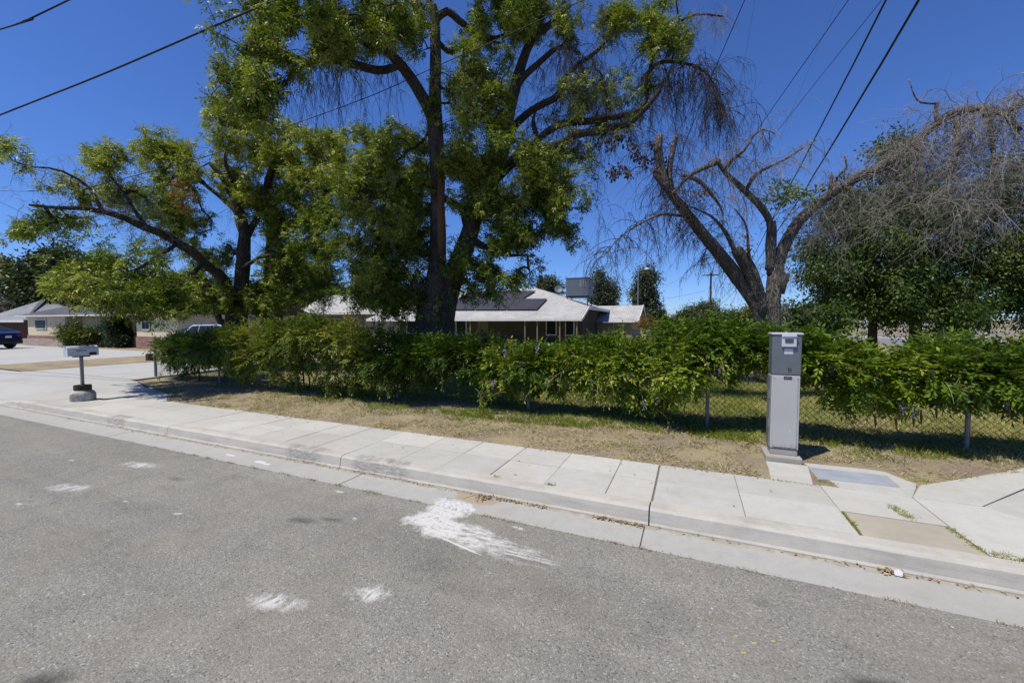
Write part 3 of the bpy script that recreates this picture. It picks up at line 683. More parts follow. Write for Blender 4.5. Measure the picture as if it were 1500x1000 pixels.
for px in (688.7, 769, 787, 820, 845):
    x = on_line(px, 468, HD + .12)[0]
    world_part(house, MB().box(x - .04, x + .04, HD + .1, HD + .18, 0.05, ZE - .14).make('porch_post', M['tan_dark'], bevel=.006))
for a, b, z0, z1, nm in ((596, 612, .9, 2.0, 'window'), (668, 684, .8, 2.0, 'window'), (700, 716, .1, 2.1, 'door'), (800, 816, .9, 2.0, 'window'), (828, 842, .9, 2.0, 'window')):
    x0 = on_line(a, 470, HD + 2.4)[0]; x1 = on_line(b, 470, HD + 2.4)[0]
    fr = world_part(house, MB().box(x0, x1, HD + 2.33, HD + 2.395, z0, z1).make(nm, M['tan_dark' if nm == 'door' else 'trim'], bevel=.005))
    if nm == 'window': fr_p = MB().box(x0 + .08, x1 - .08, HD + 2.31, HD + 2.328, z0 + .08, z1 - .08).make('pane', M['glass']); fr_p.parent = fr
# left wing
wx0 = on_line(430, 456, 28)[0]; wx1 = on_line(562, 456, 28)[0] + .6
wz = 1.8 + 15 / 605 * 36
world_part(house, MB().prism([(wx0, 27.9, wz), (wx0, 32, wz + 1.9), (wx0, 36, wz)], (wx1 - wx0, 0, 0)).make('wing_roof', M['roof_white']))
world_part(house, MB().box(wx0 - .02, wx1, 27.8, 27.895, wz - .19, wz + .02).make('wing_fascia', M['trim']))
world_part(house, MB().box(wx0 + .5, wx1, 28.5, 35.5, 0.05, wz - .002).make('wing_wall', M['tan']))
x0 = on_line(484, 464, 28.5)[0]; x1 = on_line(506, 464, 28.5)[0]
gw = world_part(house, MB().box(x0, x1, 28.42, 28.495, .9, 2.15).make('window', M['trim']))
gp = MB().box(x0 + .09, x1 - .09, 28.40, 28.418, .98, 2.07).make('pane', M['glass']); gp.parent = gw
# right rear wing with a gable to the right
g0 = at(872, 447, 33); g1 = at(942, 447, 33); zrg = g1[2]; yg = 34.5
x0, x1 = on_line(868, 447, yg)[0], on_line(942, 447, yg)[0]
zrg = on_line(942, 447, yg)[2]; ze = zrg - 1.35
world_part(house, MB().add([(x0, yg - 3.2, ze), (x1, yg - 3.2, ze), (x1, yg, zrg), (x0, yg, zrg), (x1, yg + 3.2, ze), (x0, yg + 3.2, ze)], [(0, 1, 2, 3), (3, 2, 4, 5)]).make('rear_roof', M['roof_white']))
world_part(house, MB().box(x0, x1 - .5, yg - 2.8, yg + 2.8, .05, ze - .02).make('rear_wall', M['tan']))
world_part(house, MB().prism([(x1 - .5, yg - 2.75, ze - .01), (x1 - .5, yg + 2.75, ze - .01), (x1 - .5, yg, zrg - .18)], (.1, 0, 0)).make('gable', M['tan_dark']))
for s in (-1, 1): world_part(house, MB().bar((x1 + .03, yg, zrg - .05), (x1 + .03, yg + s * 3.25, ze - .07), .05, .2).make('verge_board', M['trim']))
# panels: five on the slope, in two rows
LF = 0.14
def panel(q):
    pts = [roofpt(x, y, LF) for x, y in q]
    fr = world_part(house, MB().prism([p - np.array((0, 0, .05)) for p in pts], (0, 0, .045)).make('solar_panel', M['solar'], bevel=.004))
def quad_px(a, b, c, d, u0, u1): L = lambda p, q, s: tuple(np.array(p) + (np.array(q) - np.array(p)) * s); return [L(d, c, u0), L(d, c, u1), L(a, b, u1), L(a, b, u0)]
for k in range(2): panel(quad_px((690, 426), (785, 425.5), (766, 436.5), (672, 437), k / 2 + .003, k / 2 + .497))
for k in range(3): panel(quad_px((668, 437.5), (802, 437), (787, 452.5), (648, 453), k / 3 + .003, k / 3 + .330))

# evaporative cooler on its frame
c0 = on_line(829, 434, 27.5); c1 = on_line(862, 434, 27.5); cz1 = on_line(829, 408, 27.5)[2]; cz0 = c0[2]; cw = c1[0] - c0[0]
cool = thing('rooftop_cooler', 'big blue-grey evaporative cooler box on legs above the pale roof', 'cooler', ((c0[0] + c1[0]) / 2, 27.5 + cw * .45, cz0 - .9))
def cp(name, x0, x1, y0, y1, z0, z1, mat, **k): return world_part(cool, MB().box(c0[0] + x0, c0[0] + x1, 27.5 + y0, 27.5 + y1, z0, z1).make(name, M[mat], **k))
cp('cabinet', 0, cw, 0, cw * .9, cz0, cz1, 'cooler', bevel=.02)
cp('top_cover', -.03, cw + .03, -.03, cw * .9 + .03, cz1 + .002, cz1 + .05, 'louvre')
for k in range(4):
    cp('louvre_panel', cw * .62 + k * .12, cw * .62 + k * .12 + .07, -.02, -.002, cz0 + .5 * (cz1 - cz0), cz1 - .14, 'louvre')
for x in (.05, cw - .1):
    for y in (.05, cw * .8): cp('leg', x, x + .05, y, y + .05, cz0 - 1.0, cz0 - .002, 'dark')
cp('tray', -.04, cw + .04, -.04, cw * .9 + .04, cz0 - .06, cz0 - .001, 'dark')
dc = on_line(818, 424, 29.8)
dish = thing('satellite_dish', 'round grey satellite dish on the roof ridge beside the cooler box', 'dish', dc - np.array((0, 0, .6)))
world_part(dish, MB().lathe([(.02, 0), (.15, .02), (.3, .075), (.3, .085), (.12, .03), (.02, .015)], n=20).make('reflector', M['cooler'])).matrix_world
ro = dish.children[0]; ro.matrix_parent_inverse.identity(); ro.location = (0, 0, .6); ro.rotation_euler = (R(65), 0, R(15))
MB().cyl((0, 0.05, -.4), (0, 0.05, .55), .03).make('mast', M['galv'], dish)

# board fence beyond the house
wf = thing('board_fence', 'weathered brown board fence seen between the house and the dying tree', 'fence', (*on_line(1000, 485, 27)[:2], .1))
x0, x1 = on_line(950, 482, 27)[0], on_line(1118, 482, 27)[0]
mb = MB(); x = x0
while x < x1:
    hgt = 1.62 + rng.normal(0, .03); mb.box(x, x + .135, 27 + rng.normal(0, .006), 27.03, .05, hgt); x += .145
world_part(wf, mb.make('boards', M['wood_grey']))
world_part(wf, MB().box(x0, x1, 27.04, 27.1, 1.25, 1.34).make('rail', M['wood_grey']))
for px in (997, 1078):
    x = on_line(px, 482, 26.9)[0]; world_part(wf, MB().box(x - .05, x + .05, 26.88, 26.98, .05, 1.78).make('post', M['trim']))

# ================================================================ neighbour's house, far left
yw = 14.6
def ux(px, d=yw): return on_line(px, 480, d)[0]
nb = thing('cream_house', 'cream bungalow with dark shingle roof and brick base beyond the drives', 'house', (ux(120), yw, .1))
zE = on_line(100, 461, yw - .3)[2]
xa, xb, xc_, xd = ux(41), ux(98), ux(193), ux(258)
world_part(nb, MB().box(xa, xb, yw, yw + 8, .8, zE - .02).make('wall', M['cream']))
world_part(nb, MB().box(xa - .02, xb + .02, yw - .06, yw + 7.9, .05, .798).make('brick_base', M['brick']))
world_part(nb, MB().box(xb + .021, ux(196, yw + .8), yw + .8, yw + 8, .05, zE - .02).make('recessed_wall', M['cream']))
x2 = ux(196) + .1
world_part(nb, MB().box(x2, xd, yw + .1, yw + 8, .9, zE - .02).make('right_wall', M['cream']))
world_part(nb, MB().box(x2 - .02, xd + .02, yw + .04, yw + 7.9, .05, .898).make('right_brick_base', M['brick']))
rp = MB(); yR = yw + 4.5; zRg = zE + 1.7; xo = xa - 1.0
rp.add([(xo, yw - .28, zE), (xd + 1, yw - .28, zE), (xd + 1, yR, zRg), (xo + 4.6, yR, zRg), (xo, yw + 9, zE), (xd + 1, yw + 9, zE)], [(0, 1, 2, 3), (0, 3, 4), (3, 2, 5, 4)])
r2 = world_part(nb, rp.make('roof', M['roof_dark'])); s2 = r2.modifiers.new('thick', 'SOLIDIFY'); s2.thickness = .1; s2.offset = -1
world_part(nb, MB().box(xo, xd + 1, yw - .34, yw - .283, zE - .10, zE + .0).make('fascia', M['trim']))
def nwin(p0, p1, y, r0, r1, nm='window'):
    a = on_line(p0, r1, y); b = on_line(p1, r0, y)
    fr = world_part(nb, MB().box(a[0], b[0], y - .06, y - .003, a[2], b[2]).make(nm, M['trim'], bevel=.01))
    mid = (a[0] + b[0]) / 2; m_ = MB(); k = .09
    m_.box(a[0] + k, mid - k * .3, y - .075, y - .062, a[2] + k, b[2] - k); m_.box(mid + k * .3, b[0] - k, y - .075, y - .062, a[2] + k, b[2] - k)
    p_ = m_.make('pane', M['glass']); p_.parent = fr
nwin(53, 68.5, yw, 467, 482); nwin(152, 165, yw + .8, 468.5, 477.5); nwin(209, 220.5, yw + .1, 470, 483.5)
a = ux(173, yw + .75); b = ux(193, yw + .75)
world_part(nb, MB().box(a, b, yw + .7, yw + .797, .05, zE - .55).make('door', M['tan_dark'], bevel=.01))
world_part(nb, MB().cyl((xb + .12, yw - .12, .2), (xb + .12, yw - .12, zE - .12), .05).make('downspout', M['trim']))
pl = MB(); pl.box(ux(36, yw - 1.0), ux(95, yw - 1.0), yw - 1.15, yw - .85, .05, .62)
tag(pl.make('block_planter', M['block'], bevel=.02), 'low pinkish block planter wall in front of the cream house', 'planter wall')
# garage at the extreme left with a mid grey roof
gz = on_line(0, 464, 13.0)
ga = thing('garage', 'garage at the left edge with wide light grey shingle roof and dark front', 'garage', (ux(-20, 15), 15, .1))
gx0, gx1 = on_line(-70, 465, 14)[0], on_line(41, 469, 15.6)[0]
ge = on_line(20, 468.5, 15.4)[2]; gr = on_line(30, 439, 20)[2]
world_part(ga, MB().add([(gx0, 15.4, ge), (gx1, 15.4, ge), (on_line(60, 440, 20)[0], 20, gr), (gx0, 20, gr), (gx0, 25, ge), (gx1, 25, ge)], [(0, 1, 2, 3), (3, 2, 5, 4), (1, 5, 2)]).make('roof', M['roof_grey']))
world_part(ga, MB().box(gx0, gx1 - .03, 15.34, 15.395, ge - .2, ge).make('fascia', M['trim']))
world_part(ga, MB().box(gx0, gx1 - .5, 16.2, 24, .05, ge - .05).make('wall', M['wood_dark']))
bh = at(0, 431, 46)
bk = thing('dark_roofed_house', 'corner of a dark roofed house rising behind the garage', 'house', (bh[0] - 6, bh[1], .1))
world_part(bk, MB().prism([(bh[0] - 12, bh[1], .1), (bh[0] + 1.5, bh[1], .1), (bh[0] + 1.5, bh[1], bh[2] - 1.2), (bh[0] - 12, bh[1], bh[2] - 1.2)], (0, 6, 0)).make('wall', M['tan']))
world_part(bk, MB().prism([(bh[0] - 13, bh[1] - .5, bh[2] - 1.2), (bh[0] + 2.3, bh[1] - .5, bh[2] - 1.2), (bh[0] - 3, bh[1] - .5, bh[2] + 1.0)], (0, 7, 0)).make('roof', M['roof_dark']))

# ================================================================ vehicles
def car(name, label, cat, paint, loc, rz, L=4.6, W=1.82, prof=None, glass=None, wheels=(.85, 3.55), wr=.34, plate=True):
    root = thing(name, label, cat, loc, rz)                   # local +x is the nose, x=0 the tail
    hw = W / 2
    def loft(pts, inset):                                     # side profile with tumblehome above the belt line
        n = len(pts); v = []
        for s in (-1, 1):
            for x, z in pts:
                k = hw - max(0, z - .85) * inset - (0.10 if z < .35 else 0) - (.12 if (x < .1 or x > L - .1) else 0)
                v.append((x, s * k, z))
        tri = [tuple(range(n)), tuple(range(2 * n - 1, n - 1, -1))] + [(i, n + i, n + (i + 1) % n, (i + 1) % n) for i in range(n)]
        return v, tri
    v, f = loft(prof, .26); b = mesh_obj('body', v, f, M[paint], root, smooth=False, bevel=.05)
    for i, pg in enumerate(glass['side']):
        for s in (-1, 1):
            pts = [(x, s * (hw - max(0, z - .85) * .26 + .006), z) for x, z in pg]
            MB().prism(pts, (0, -s * .02, 0)).make('side_window', M['glass'], root)
    for nm, (x0, z0, x1, z1) in (('rear_window', glass['rear']), ('windshield', glass['front'])):
        nx, nz = (z1 - z0), -(x1 - x0); ln = math.hypot(nx, nz); sg = -1 if nm == 'rear_window' else 1
        if nx * sg < 0: nx, nz = -nx, -nz
        nx, nz = nx / ln * .008, nz / ln * .008
        k0 = hw - max(0, z0 - .85) * .26 - .12; k1 = hw - max(0, z1 - .85) * .26 - .12
        MB().prism([(x0 + nx, -k0, z0 + nz), (x1 + nx, -k1, z1 + nz), (x1 + nx, k1, z1 + nz), (x0 + nx, k0, z0 + nz)], (-nx * 3, 0, -nz * 3)).make(nm, M['glass'], root)
    for x in wheels:
        for s in (-1, 1):
            wv = MB().cyl((x, s * (hw - .2), wr), (x, s * (hw + .012), wr), wr, n=24).make('wheel', M['tyre'], root, bevel=.03)
            MB().cyl((x, s * (hw + .013), wr), (x, s * (hw + .022), wr), wr * .62, n=16).make('rim', M['rim'], wv)
    for s in (-1, 1):
        MB().box(-.02, .12, s * (hw - .42), s * (hw - .08), .78, .92).make('tail_light', M['red'], root, bevel=.02)
        MB().box(L - .14, L + .015, s * (hw - .5), s * (hw - .12), .62, .76).make('headlight', M['lamp'], root, bevel=.02)
        MB().box(L * .60, L * .60 + .1, s * (hw + .01), s * (hw + .16), .95, 1.07).make('mirror', M[paint], root, bevel=.02)
    if plate: MB().box(-.03, -.012, -.17, .17, .68, .82).make('number_plate', M['trim'], root)
    MB().box(-.035, .10, -hw + .14, hw - .14, .30, .50).make('bumper', M['dark'], root, bevel=.03)
    return root
sedan = [(0, .42), (0, .98), (.25, 1.06), (1.25, 1.42), (1.9, 1.47), (2.5, 1.42), (3.35, 1.0), (4.3, .82), (4.55, .62), (4.58, .32), (3.9, .24), (.4, .24)]
cb = on_ground(33, 510, .15)
car('parked_sedan', 'dark blue fastback car parked at the left edge, rear toward the mailbox', 'car', 'car_blue', cb + np.array((-.1, -.55, 0)), R(206), 4.6, 1.86, sedan,
    {'side': [[(.75, 1.02), (1.32, 1.36), (2.0, 1.41), (2.0, 1.0)], [(2.06, 1.0), (2.06, 1.41), (2.48, 1.36), (3.15, 1.0)]], 'rear': (.30, 1.08, 1.2, 1.405), 'front': (2.56, 1.39, 3.3, 1.03)})
suv = [(0, .4), (.0, 1.0), (.12, 1.15), (.5, 1.72), (1.0, 1.80), (2.9, 1.78), (3.65, 1.18), (4.75, 1.0), (4.95, .72), (4.95, .34), (4.2, .26), (.4, .26)]
cv = at(318, 500, 19); cv[2] = .15
car('parked_van', 'silver-white minivan parked behind the left end of the vine hedge', 'van', 'car_silver', cv + np.array((2.4, 0, 0)), R(181), 4.75, 1.9, [(x * .96, z * .87) for x, z in suv],
    {'side': [[(0.336, 1.044), (0.595, 1.455), (1.248, 1.51), (1.248, 1.027)], [(1.306, 1.027), (1.306, 1.51), (2.208, 1.50), (2.208, 1.009)], [(2.266, 1.009), (2.266, 1.50), (2.736, 1.475), (3.312, 1.009)]], 'rear': (.135, 1.03, .44, 1.445), 'front': (2.84, 1.51, 3.46, 1.06)})
cv = at(290, 500, 22.5); cv[2] = .15
car('parked_car', 'grey car parked in front of the silver van windshield showing', 'car', 'car_grey', cv + np.array((2.2, .3, 0)), R(181), 4.6, 1.8, [(x, z * .98) for x, z in sedan],
    {'side': [[(.75, 1.0), (1.32, 1.33), (2.0, 1.38), (2.0, .98)], [(2.06, .98), (2.06, 1.38), (2.48, 1.33), (3.15, .98)]], 'rear': (.30, 1.06, 1.2, 1.375), 'front': (2.56, 1.36, 3.3, 1.01)})

# ================================================================ poles, lamp and far roadside things
pb = at(1040, 470, 62); ptop = at(1040, 400, 62)[2]
up_ = thing('utility_pole', 'tall dark wooden utility pole with crossarm beyond the board fence', 'utility pole', (pb[0], pb[1], 0))
MB().cyl((0, 0, 0), (0, 0, ptop), .17, .12, 10).make('pole', M['pole'], up_)
MB().bar((-1.1, -.2, ptop - .35), (1.1, -.2, ptop - .35), .12, .14).make('crossarm', M['pole'], up_)
for x in (-.95, -.5, .5, .95): MB().cyl((x, -.2, ptop - .28), (x, -.2, ptop - .10), .05, .03, 8).make('insulator', M['ped_trim'], up_)
pb = at(1029, 470, 130); pt = at(1029, 444, 130)[2]
u2 = thing('utility_pole', 'distant small utility pole with two crossarms above the far olive tree', 'utility pole', (pb[0], pb[1], 0))
MB().cyl((0, 0, 0), (0, 0, pt), .2, .14, 8).make('pole', M['pole'], u2)
for dz in (.3, 1.2): MB().bar((-1.3, 0, pt - dz), (1.3, 0, pt - dz), .14, .16).make('crossarm', M['pole'], u2)
lb = at(934, 470, 56); lz = at(934, 396, 56)[2]
sl_ = thing('street_lamp', 'thin grey street lamp with a white head beside the columnar tree', 'street lamp', (lb[0], lb[1], 0))
MB().cyl((0, 0, 0), (0, 0, lz), .09, .06, 8).make('pole', M['galv'], sl_)
MB().bar((0, 0, lz - .05), (.95, -.2, lz + .12), .07, .07).make('arm', M['galv'], sl_)
MB().lathe([(.04, .22), (.28, .12), (.32, 0), (.05, -.04)][::-1], n=12).make('lamp_head', M['white'], sl_, loc=(1.15, -.25, lz + .02))

fb = thing('roadside_fence', 'distant grey chain-link fence beyond the far road at the right edge', 'fence', (*A, .22))
P = []; n0, n1 = -14, 34
fpt = lambda s, z: (*(A + dv * s + nv * 1.5), z)
for s in np.arange(n0, n1, 3.0): world_part(fb, MB().cyl(fpt(s, .1), fpt(s, 1.5), .035, n=6).make('post', M['galv']))
world_part(fb, MB().bar(fpt(n0, 1.48), fpt(n1, 1.48), .05, .05).make('rail', M['galv']))
for s in np.arange(n0, n1 - .8, 0.16):
    P.append([fpt(s, .24), fpt(s + .78, 1.47)]); P.append([fpt(s + .78, .24), fpt(s, 1.47)])
V, Fc = tubes(P, np.full((len(P), 2), .006), 3); world_part(fb, mesh_obj('wire_mesh', V, Fc, M['galv']))
q = on_ground(1442.5, 509, .12)
sg = thing('sign_post', 'slim white post with a small dark sign standing at the far kerb', 'sign post', q)
hz = top_z(1442, 466, q) - .12
MB().cyl((0, 0, 0), (0, 0, hz), .055, n=8).make('post', M['white'], sg)
MB().box(-.22, .22, -.08, -.06, hz - .75, hz - .1).make('sign', M['dark'], sg)

# ================================================================ overhead lines
def cable(label, pts, t0, t1, r, mat='cable', wav=0.0, ext0=14.0, ext1=0.0):
    p = np.array(pts, float); s = np.r_[0, np.cumsum(np.hypot(*np.diff(p, axis=0).T))]; s /= s[-1]
    P = np.array([at(x, y, 1 / (1 / t0 + (1 / t1 - 1 / t0) * k)) for (x, y), k in zip(p, s)])
    ends = [P]
    if ext0: ends.insert(0, (P[0] + unit(P[0] - P[1]) * ext0)[None])
    if ext1: ends.append((P[-1] + unit(P[-1] - P[-2]) * ext1)[None])
    P = spline(np.vstack(ends), .5)
    if wav: P[:, 2] += wav * np.sin(np.arange(len(P)) * 2.1)
    V, Fc = tubes(P[None], np.full((1, len(P)), r), 6)
    return tag(mesh_obj('overhead_cable', V, Fc, M[mat]), label, 'cable', 'overhead cables across the sky')
cable('thickest black cable, rightmost of those crossing the upper right sky', [(1346, 0), (1287, 100), (1196, 250), (1150, 322), (1080, 422), (1049, 453)], 4.7, 60, .016)
cable('thick black cable just left of the thickest one, upper right sky', [(1298, 0), (1247, 100), (1169, 250), (1154, 277), (1077, 417), (1043, 448)], 5.0, 60, .0125)
cable('black service wire left of the thick pair, running down to the low roof', [(1243, 0), (1105, 197), (1002, 346), (955, 391), (895, 454)], 6.5, 33, .007)
cable('grey-black service wire starting beside the thick pair at the top and slanting to the roof', [(1292, 0), (1099, 240), (1010, 335), (955, 393), (868, 452)], 7.5, 33, .006)
cable('black drop wire bending past the dead twigs down to the roof cooler', [(1091, 0), (1052, 90), (1035, 130), (1000, 220), (974, 286), (926, 380), (897, 418)], 6.5, 28, .007)
cable('hair-thin wire running steeply down from the top beside the drop wire', [(1106, 0), (1087, 110), (1068, 215)], 14, 20, .004, 'cable_far')
cable('hair-thin wire crossing behind the black service wire, upper right', [(1227, 0), (1190, 90), (1140, 210)], 14, 22, .004, 'cable_far')
cable('black cable across the upper left sky into the big tree', [(0, 168.6), (146, 110.6), (280, 53), (403, 0)], 9.0, 6.5, .016, ext1=14)
cable('short wavy black cable cutting the top left corner', [(0, 44), (25, 35.5), (48, 26), (103, 0)], 8.0, 7.2, .014, wav=.012, ext1=14)
cable('thin black wire slanting up across the left tree and the big trunk', [(150, 270), (191, 259), (300, 230), (400, 193), (545, 140), (640, 97), (700, 71), (790, 30)], 9.2, 8.6, .008, ext0=0.5, ext1=10)
cable('thin level wire at the left edge running into the left tree', [(0, 279.5), (40, 280), (140, 274)], 18, 19, .009)
cable('thin wire sloping down at the left edge behind the left tree', [(0, 296), (38, 313), (150, 352)], 20, 24, .008)
cable('far faint wire reaching the tall utility pole from the left', [(800, 462), (965, 439), (1034, 426)], 62, 62, .02, 'cable_far', ext0=6)
cable('far faint wire reaching the distant small pole from the left', [(800, 474), (963, 456), (1026, 449)], 120, 128, .03, 'cable_far')

# ================================================================ vegetation materials
ASH = [(0.0, (0.022, 0.042, 0.007)), (0.35, (0.090, 0.135, 0.018)), (0.7, (0.195, 0.25, 0.036)), (0.9, (0.31, 0.345, 0.062)), (1.0, (0.42, 0.42, 0.13))]
M['ash_leaf'] = leaf_mat('ash_leaves', ASH, 0.25, 0.45, 0.25)
M['ash_leaf2'] = leaf_mat('bright_ash_leaves', [(p, (c[0] * 1.15, c[1] * 1.12, c[2] * 0.95)) for p, c in ASH], 0.25, 0.46, 0.25)
M['mul_leaf'] = leaf_mat('dark_broad_leaves', [(0.0, (0.018, 0.038, 0.008)), (0.5, (0.052, 0.092, 0.015)), (0.85, (0.12, 0.17, 0.025)), (1.0, (0.20, 0.245, 0.05))], 0.22, 0.45, 0.25)
M['vine_leaf'] = leaf_mat('wisteria_leaves', [(0.0, (0.032, 0.060, 0.006)), (0.4, (0.10, 0.165, 0.012)), (0.75, (0.195, 0.27, 0.020)), (0.92, (0.33, 0.37, 0.04)), (1.0, (0.42, 0.40, 0.09))], 0.28, 0.45, 0.25)
M['vine_leaf_y'] = leaf_mat('yellowing_vine_leaves', [(0.0, (0.04, 0.065, 0.008)), (0.35, (0.12, 0.16, 0.016)), (0.7, (0.23, 0.255, 0.028)), (0.9, (0.33, 0.30, 0.05)), (1.0, (0.40, 0.27, 0.09))], 0.28, 0.45, 0.25)
M['bush_leaf'] = leaf_mat('yellow_green_bush', [(0.0, (0.03, 0.045, 0.012)), (0.5, (0.09, 0.115, 0.02)), (1.0, (0.20, 0.20, 0.035))], 0.25, 0.45, 0.25)
M['dark_leaf'] = leaf_mat('dark_shrub', [(0.0, (0.012, 0.022, 0.008)), (0.6, (0.03, 0.05, 0.014)), (1.0, (0.06, 0.085, 0.025))], 0.25, 0.45, 0.35)
M['euc_leaf'] = leaf_mat('grey_green_leaves', [(0.0, (0.04, 0.055, 0.035)), (0.5, (0.085, 0.11, 0.065)), (1.0, (0.15, 0.175, 0.11))], 0.25, 0.5, 0.3)
M['olive_leaf'] = leaf_mat('far_olive_leaves', [(0.0, (0.05, 0.068, 0.035)), (0.5, (0.10, 0.125, 0.058)), (1.0, (0.19, 0.20, 0.10))], 0.25, 0.5, 0.3)
M['dead_leaf'] = leaf_mat('dead_leaves', [(0.0, (0.03, 0.02, 0.018)), (0.5, (0.06, 0.04, 0.033)), (1.0, (0.12, 0.075, 0.05))], 0.2, 0.7, 0.2)
M['rust_leaf'] = leaf_mat('rust_brown_leaves', [(0.0, (0.12, 0.06, 0.02)), (0.5, (0.24, 0.13, 0.035)), (1.0, (0.36, 0.20, 0.06))], 0.3, 0.6, 0.2)
M['grass'] = leaf_mat('green_grass_blades', [(0.0, (0.08, 0.13, 0.012)), (0.45, (0.21, 0.27, 0.03)), (0.8, (0.42, 0.39, 0.10)), (1.0, (0.58, 0.50, 0.26))], 0.3, 0.6, 0.2)
M['straw'] = leaf_mat('straw_blades', [(0.0, (0.24, 0.19, 0.115)), (0.45, (0.46, 0.39, 0.245)), (0.8, (0.60, 0.53, 0.34)), (1.0, (0.13, 0.145, 0.04))], 0.2, 0.7, 0.2)
M['litter'] = leaf_mat('fallen_leaves', [(0.0, (0.15, 0.10, 0.06)), (0.5, (0.34, 0.25, 0.15)), (1.0, (0.50, 0.41, 0.27))], 0.1, 0.7, 0.2)
M['flower'] = leaf_mat('wisteria_flowers', [(0.0, (0.24, 0.17, 0.40)), (0.6, (0.42, 0.34, 0.58)), (1.0, (0.62, 0.55, 0.70))], 0.3, 0.5, 0.2)
M['bark'] = bark_mat('ash_bark', (0.040, 0.033, 0.027), (0.15, 0.125, 0.10))
M['bark_scar'] = bark_mat('split_ash_bark', (0.060, 0.045, 0.034), (0.175, 0.135, 0.10))
M['bark_grey'] = bark_mat('dying_tree_bark', (0.07, 0.06, 0.05), (0.27, 0.24, 0.20))
M['twig'] = simple('live_twigs', (0.045, 0.036, 0.028), 0.9, 0.3, 6, 0.15)
M['twig_dead'] = simple('dead_grey_twigs', (0.25, 0.225, 0.20), 0.9, 0.35, 5, 0.15)
M['twig_dark'] = simple('dead_brown_twigs', (0.062, 0.052, 0.045), 0.9, 0.35, 5, 0.15)
M['vine_stem'] = simple('pale_vine_stems', (0.26, 0.22, 0.12), 0.8, 0.3, 9, 0.2)
M['paper'] = simple('paper', (0.60, 0.59, 0.56), 0.8, 0.05, 20)
M['pod'] = simple('brown_seed_pods', (0.10, 0.07, 0.03), 0.7, 0.3, 20, 0.2)

def px_limb(rows, step=0.14, jit=0.0):                        # rows px,py,t,width_px
    p = []
    for x, y, t, wd in rows: p.append((*at(x, y, t), wd * t / F / 2))
    L = spline(p, step)
    if jit:
        k = len(L)
        for i in range(1, k):
            q = Vector(L[i, :3] * 1.3); L[i, :3] += np.array(mnoise.noise_vector(q)) * jit * min(1, i / 6)
    return L

def blob_points(blobs, n, gap=0.0, gscale=1.1, seed=0.0):     # (px,py,rx,ry,t,dt,weight)
    B = np.array(blobs, float); vol = B[:, 2] * B[:, 3] * B[:, 4] ** 2 * (B[:, 5] ** 0.4) * B[:, 6]; pr = vol / vol.sum(); out = []; wh = []
    while len(out) < n:
        i = rng.choice(len(B), p=pr); b = B[i]
        d = unit(rng.normal(size=3)) * rng.random() ** 0.55 * 1.22
        p = at(b[0] + d[0] * b[2], b[1] + d[1] * b[3], b[4] + d[2] * b[5])
        rg = b[2] * b[4] / F * .55; q = Vector(p / max(rg, .05) * .55)
        p = p + np.array(mnoise.noise_vector(q)) * rg + np.array(mnoise.noise_vector(q * 2.7)) * rg * .45
        if rng.random() < .06: p = p + rng.normal(size=3) * rg * .55
        if gap and mnoise.noise(Vector(p * gscale) + Vector((seed, 0, 0))) < gap - 0.25: continue
        out.append(p); wh.append(i)
    return np.array(out), np.array(wh)

def connect(nodes0, targets, seg=4, sag=0.06, rbase=0.0035, rmax=0.05):
    # every target is joined to the nearest wood already there, so twigs fork like real ones
    targets = np.asarray(targets)
    d0 = np.array([np.min(np.sum((nodes0 - p) ** 2, 1)) for p in targets])
    order = np.argsort(d0)
    npos = np.empty((len(nodes0) + len(targets) * seg, 3)); npos[:len(nodes0)] = nodes0
    par = np.full(len(npos), -1); m = len(nodes0); chains = []
    for k in order:
        p = targets[k]; j = int(np.argmin(np.sum((npos[:m] - p) ** 2, 1))); a = npos[j]
        ln = np.linalg.norm(p - a); off = rng.normal(0, 0.07 * ln, 3); ids = [j]
        for s in range(1, seg + 1):
            u = s / seg; q = a + (p - a) * u + off * math.sin(math.pi * u); q[2] += sag * ln * math.sin(math.pi * u)
            npos[m] = q; par[m] = ids[-1]; ids.append(m); m += 1
        chains.append((k, ids))
    cnt = np.zeros(len(npos))
    for k, ids in chains: cnt[ids[-1]] += 1
    for i in range(m - 1, len(nodes0) - 1, -1):
        if par[i] >= len(nodes0): cnt[par[i]] += cnt[i]
    rad = np.minimum(rmax, rbase * np.sqrt(np.maximum(cnt, 1)) * 1.15)
    P = np.array([npos[ids] for k, ids in chains]); Rr = np.array([[rad[i] for i in ids] for k, ids in chains])
    Rr[:, 0] = np.minimum(Rr[:, 0], Rr[:, 1] * 1.3); Rr[:, 0] = np.where(Rr[:, 0] < Rr[:, 1], Rr[:, 1], Rr[:, 0])
    dirs = np.empty_like(targets)
    for (k, ids) in chains: dirs[k] = npos[ids[-1]] - npos[ids[-2]]
    return P, Rr, unit(dirs)

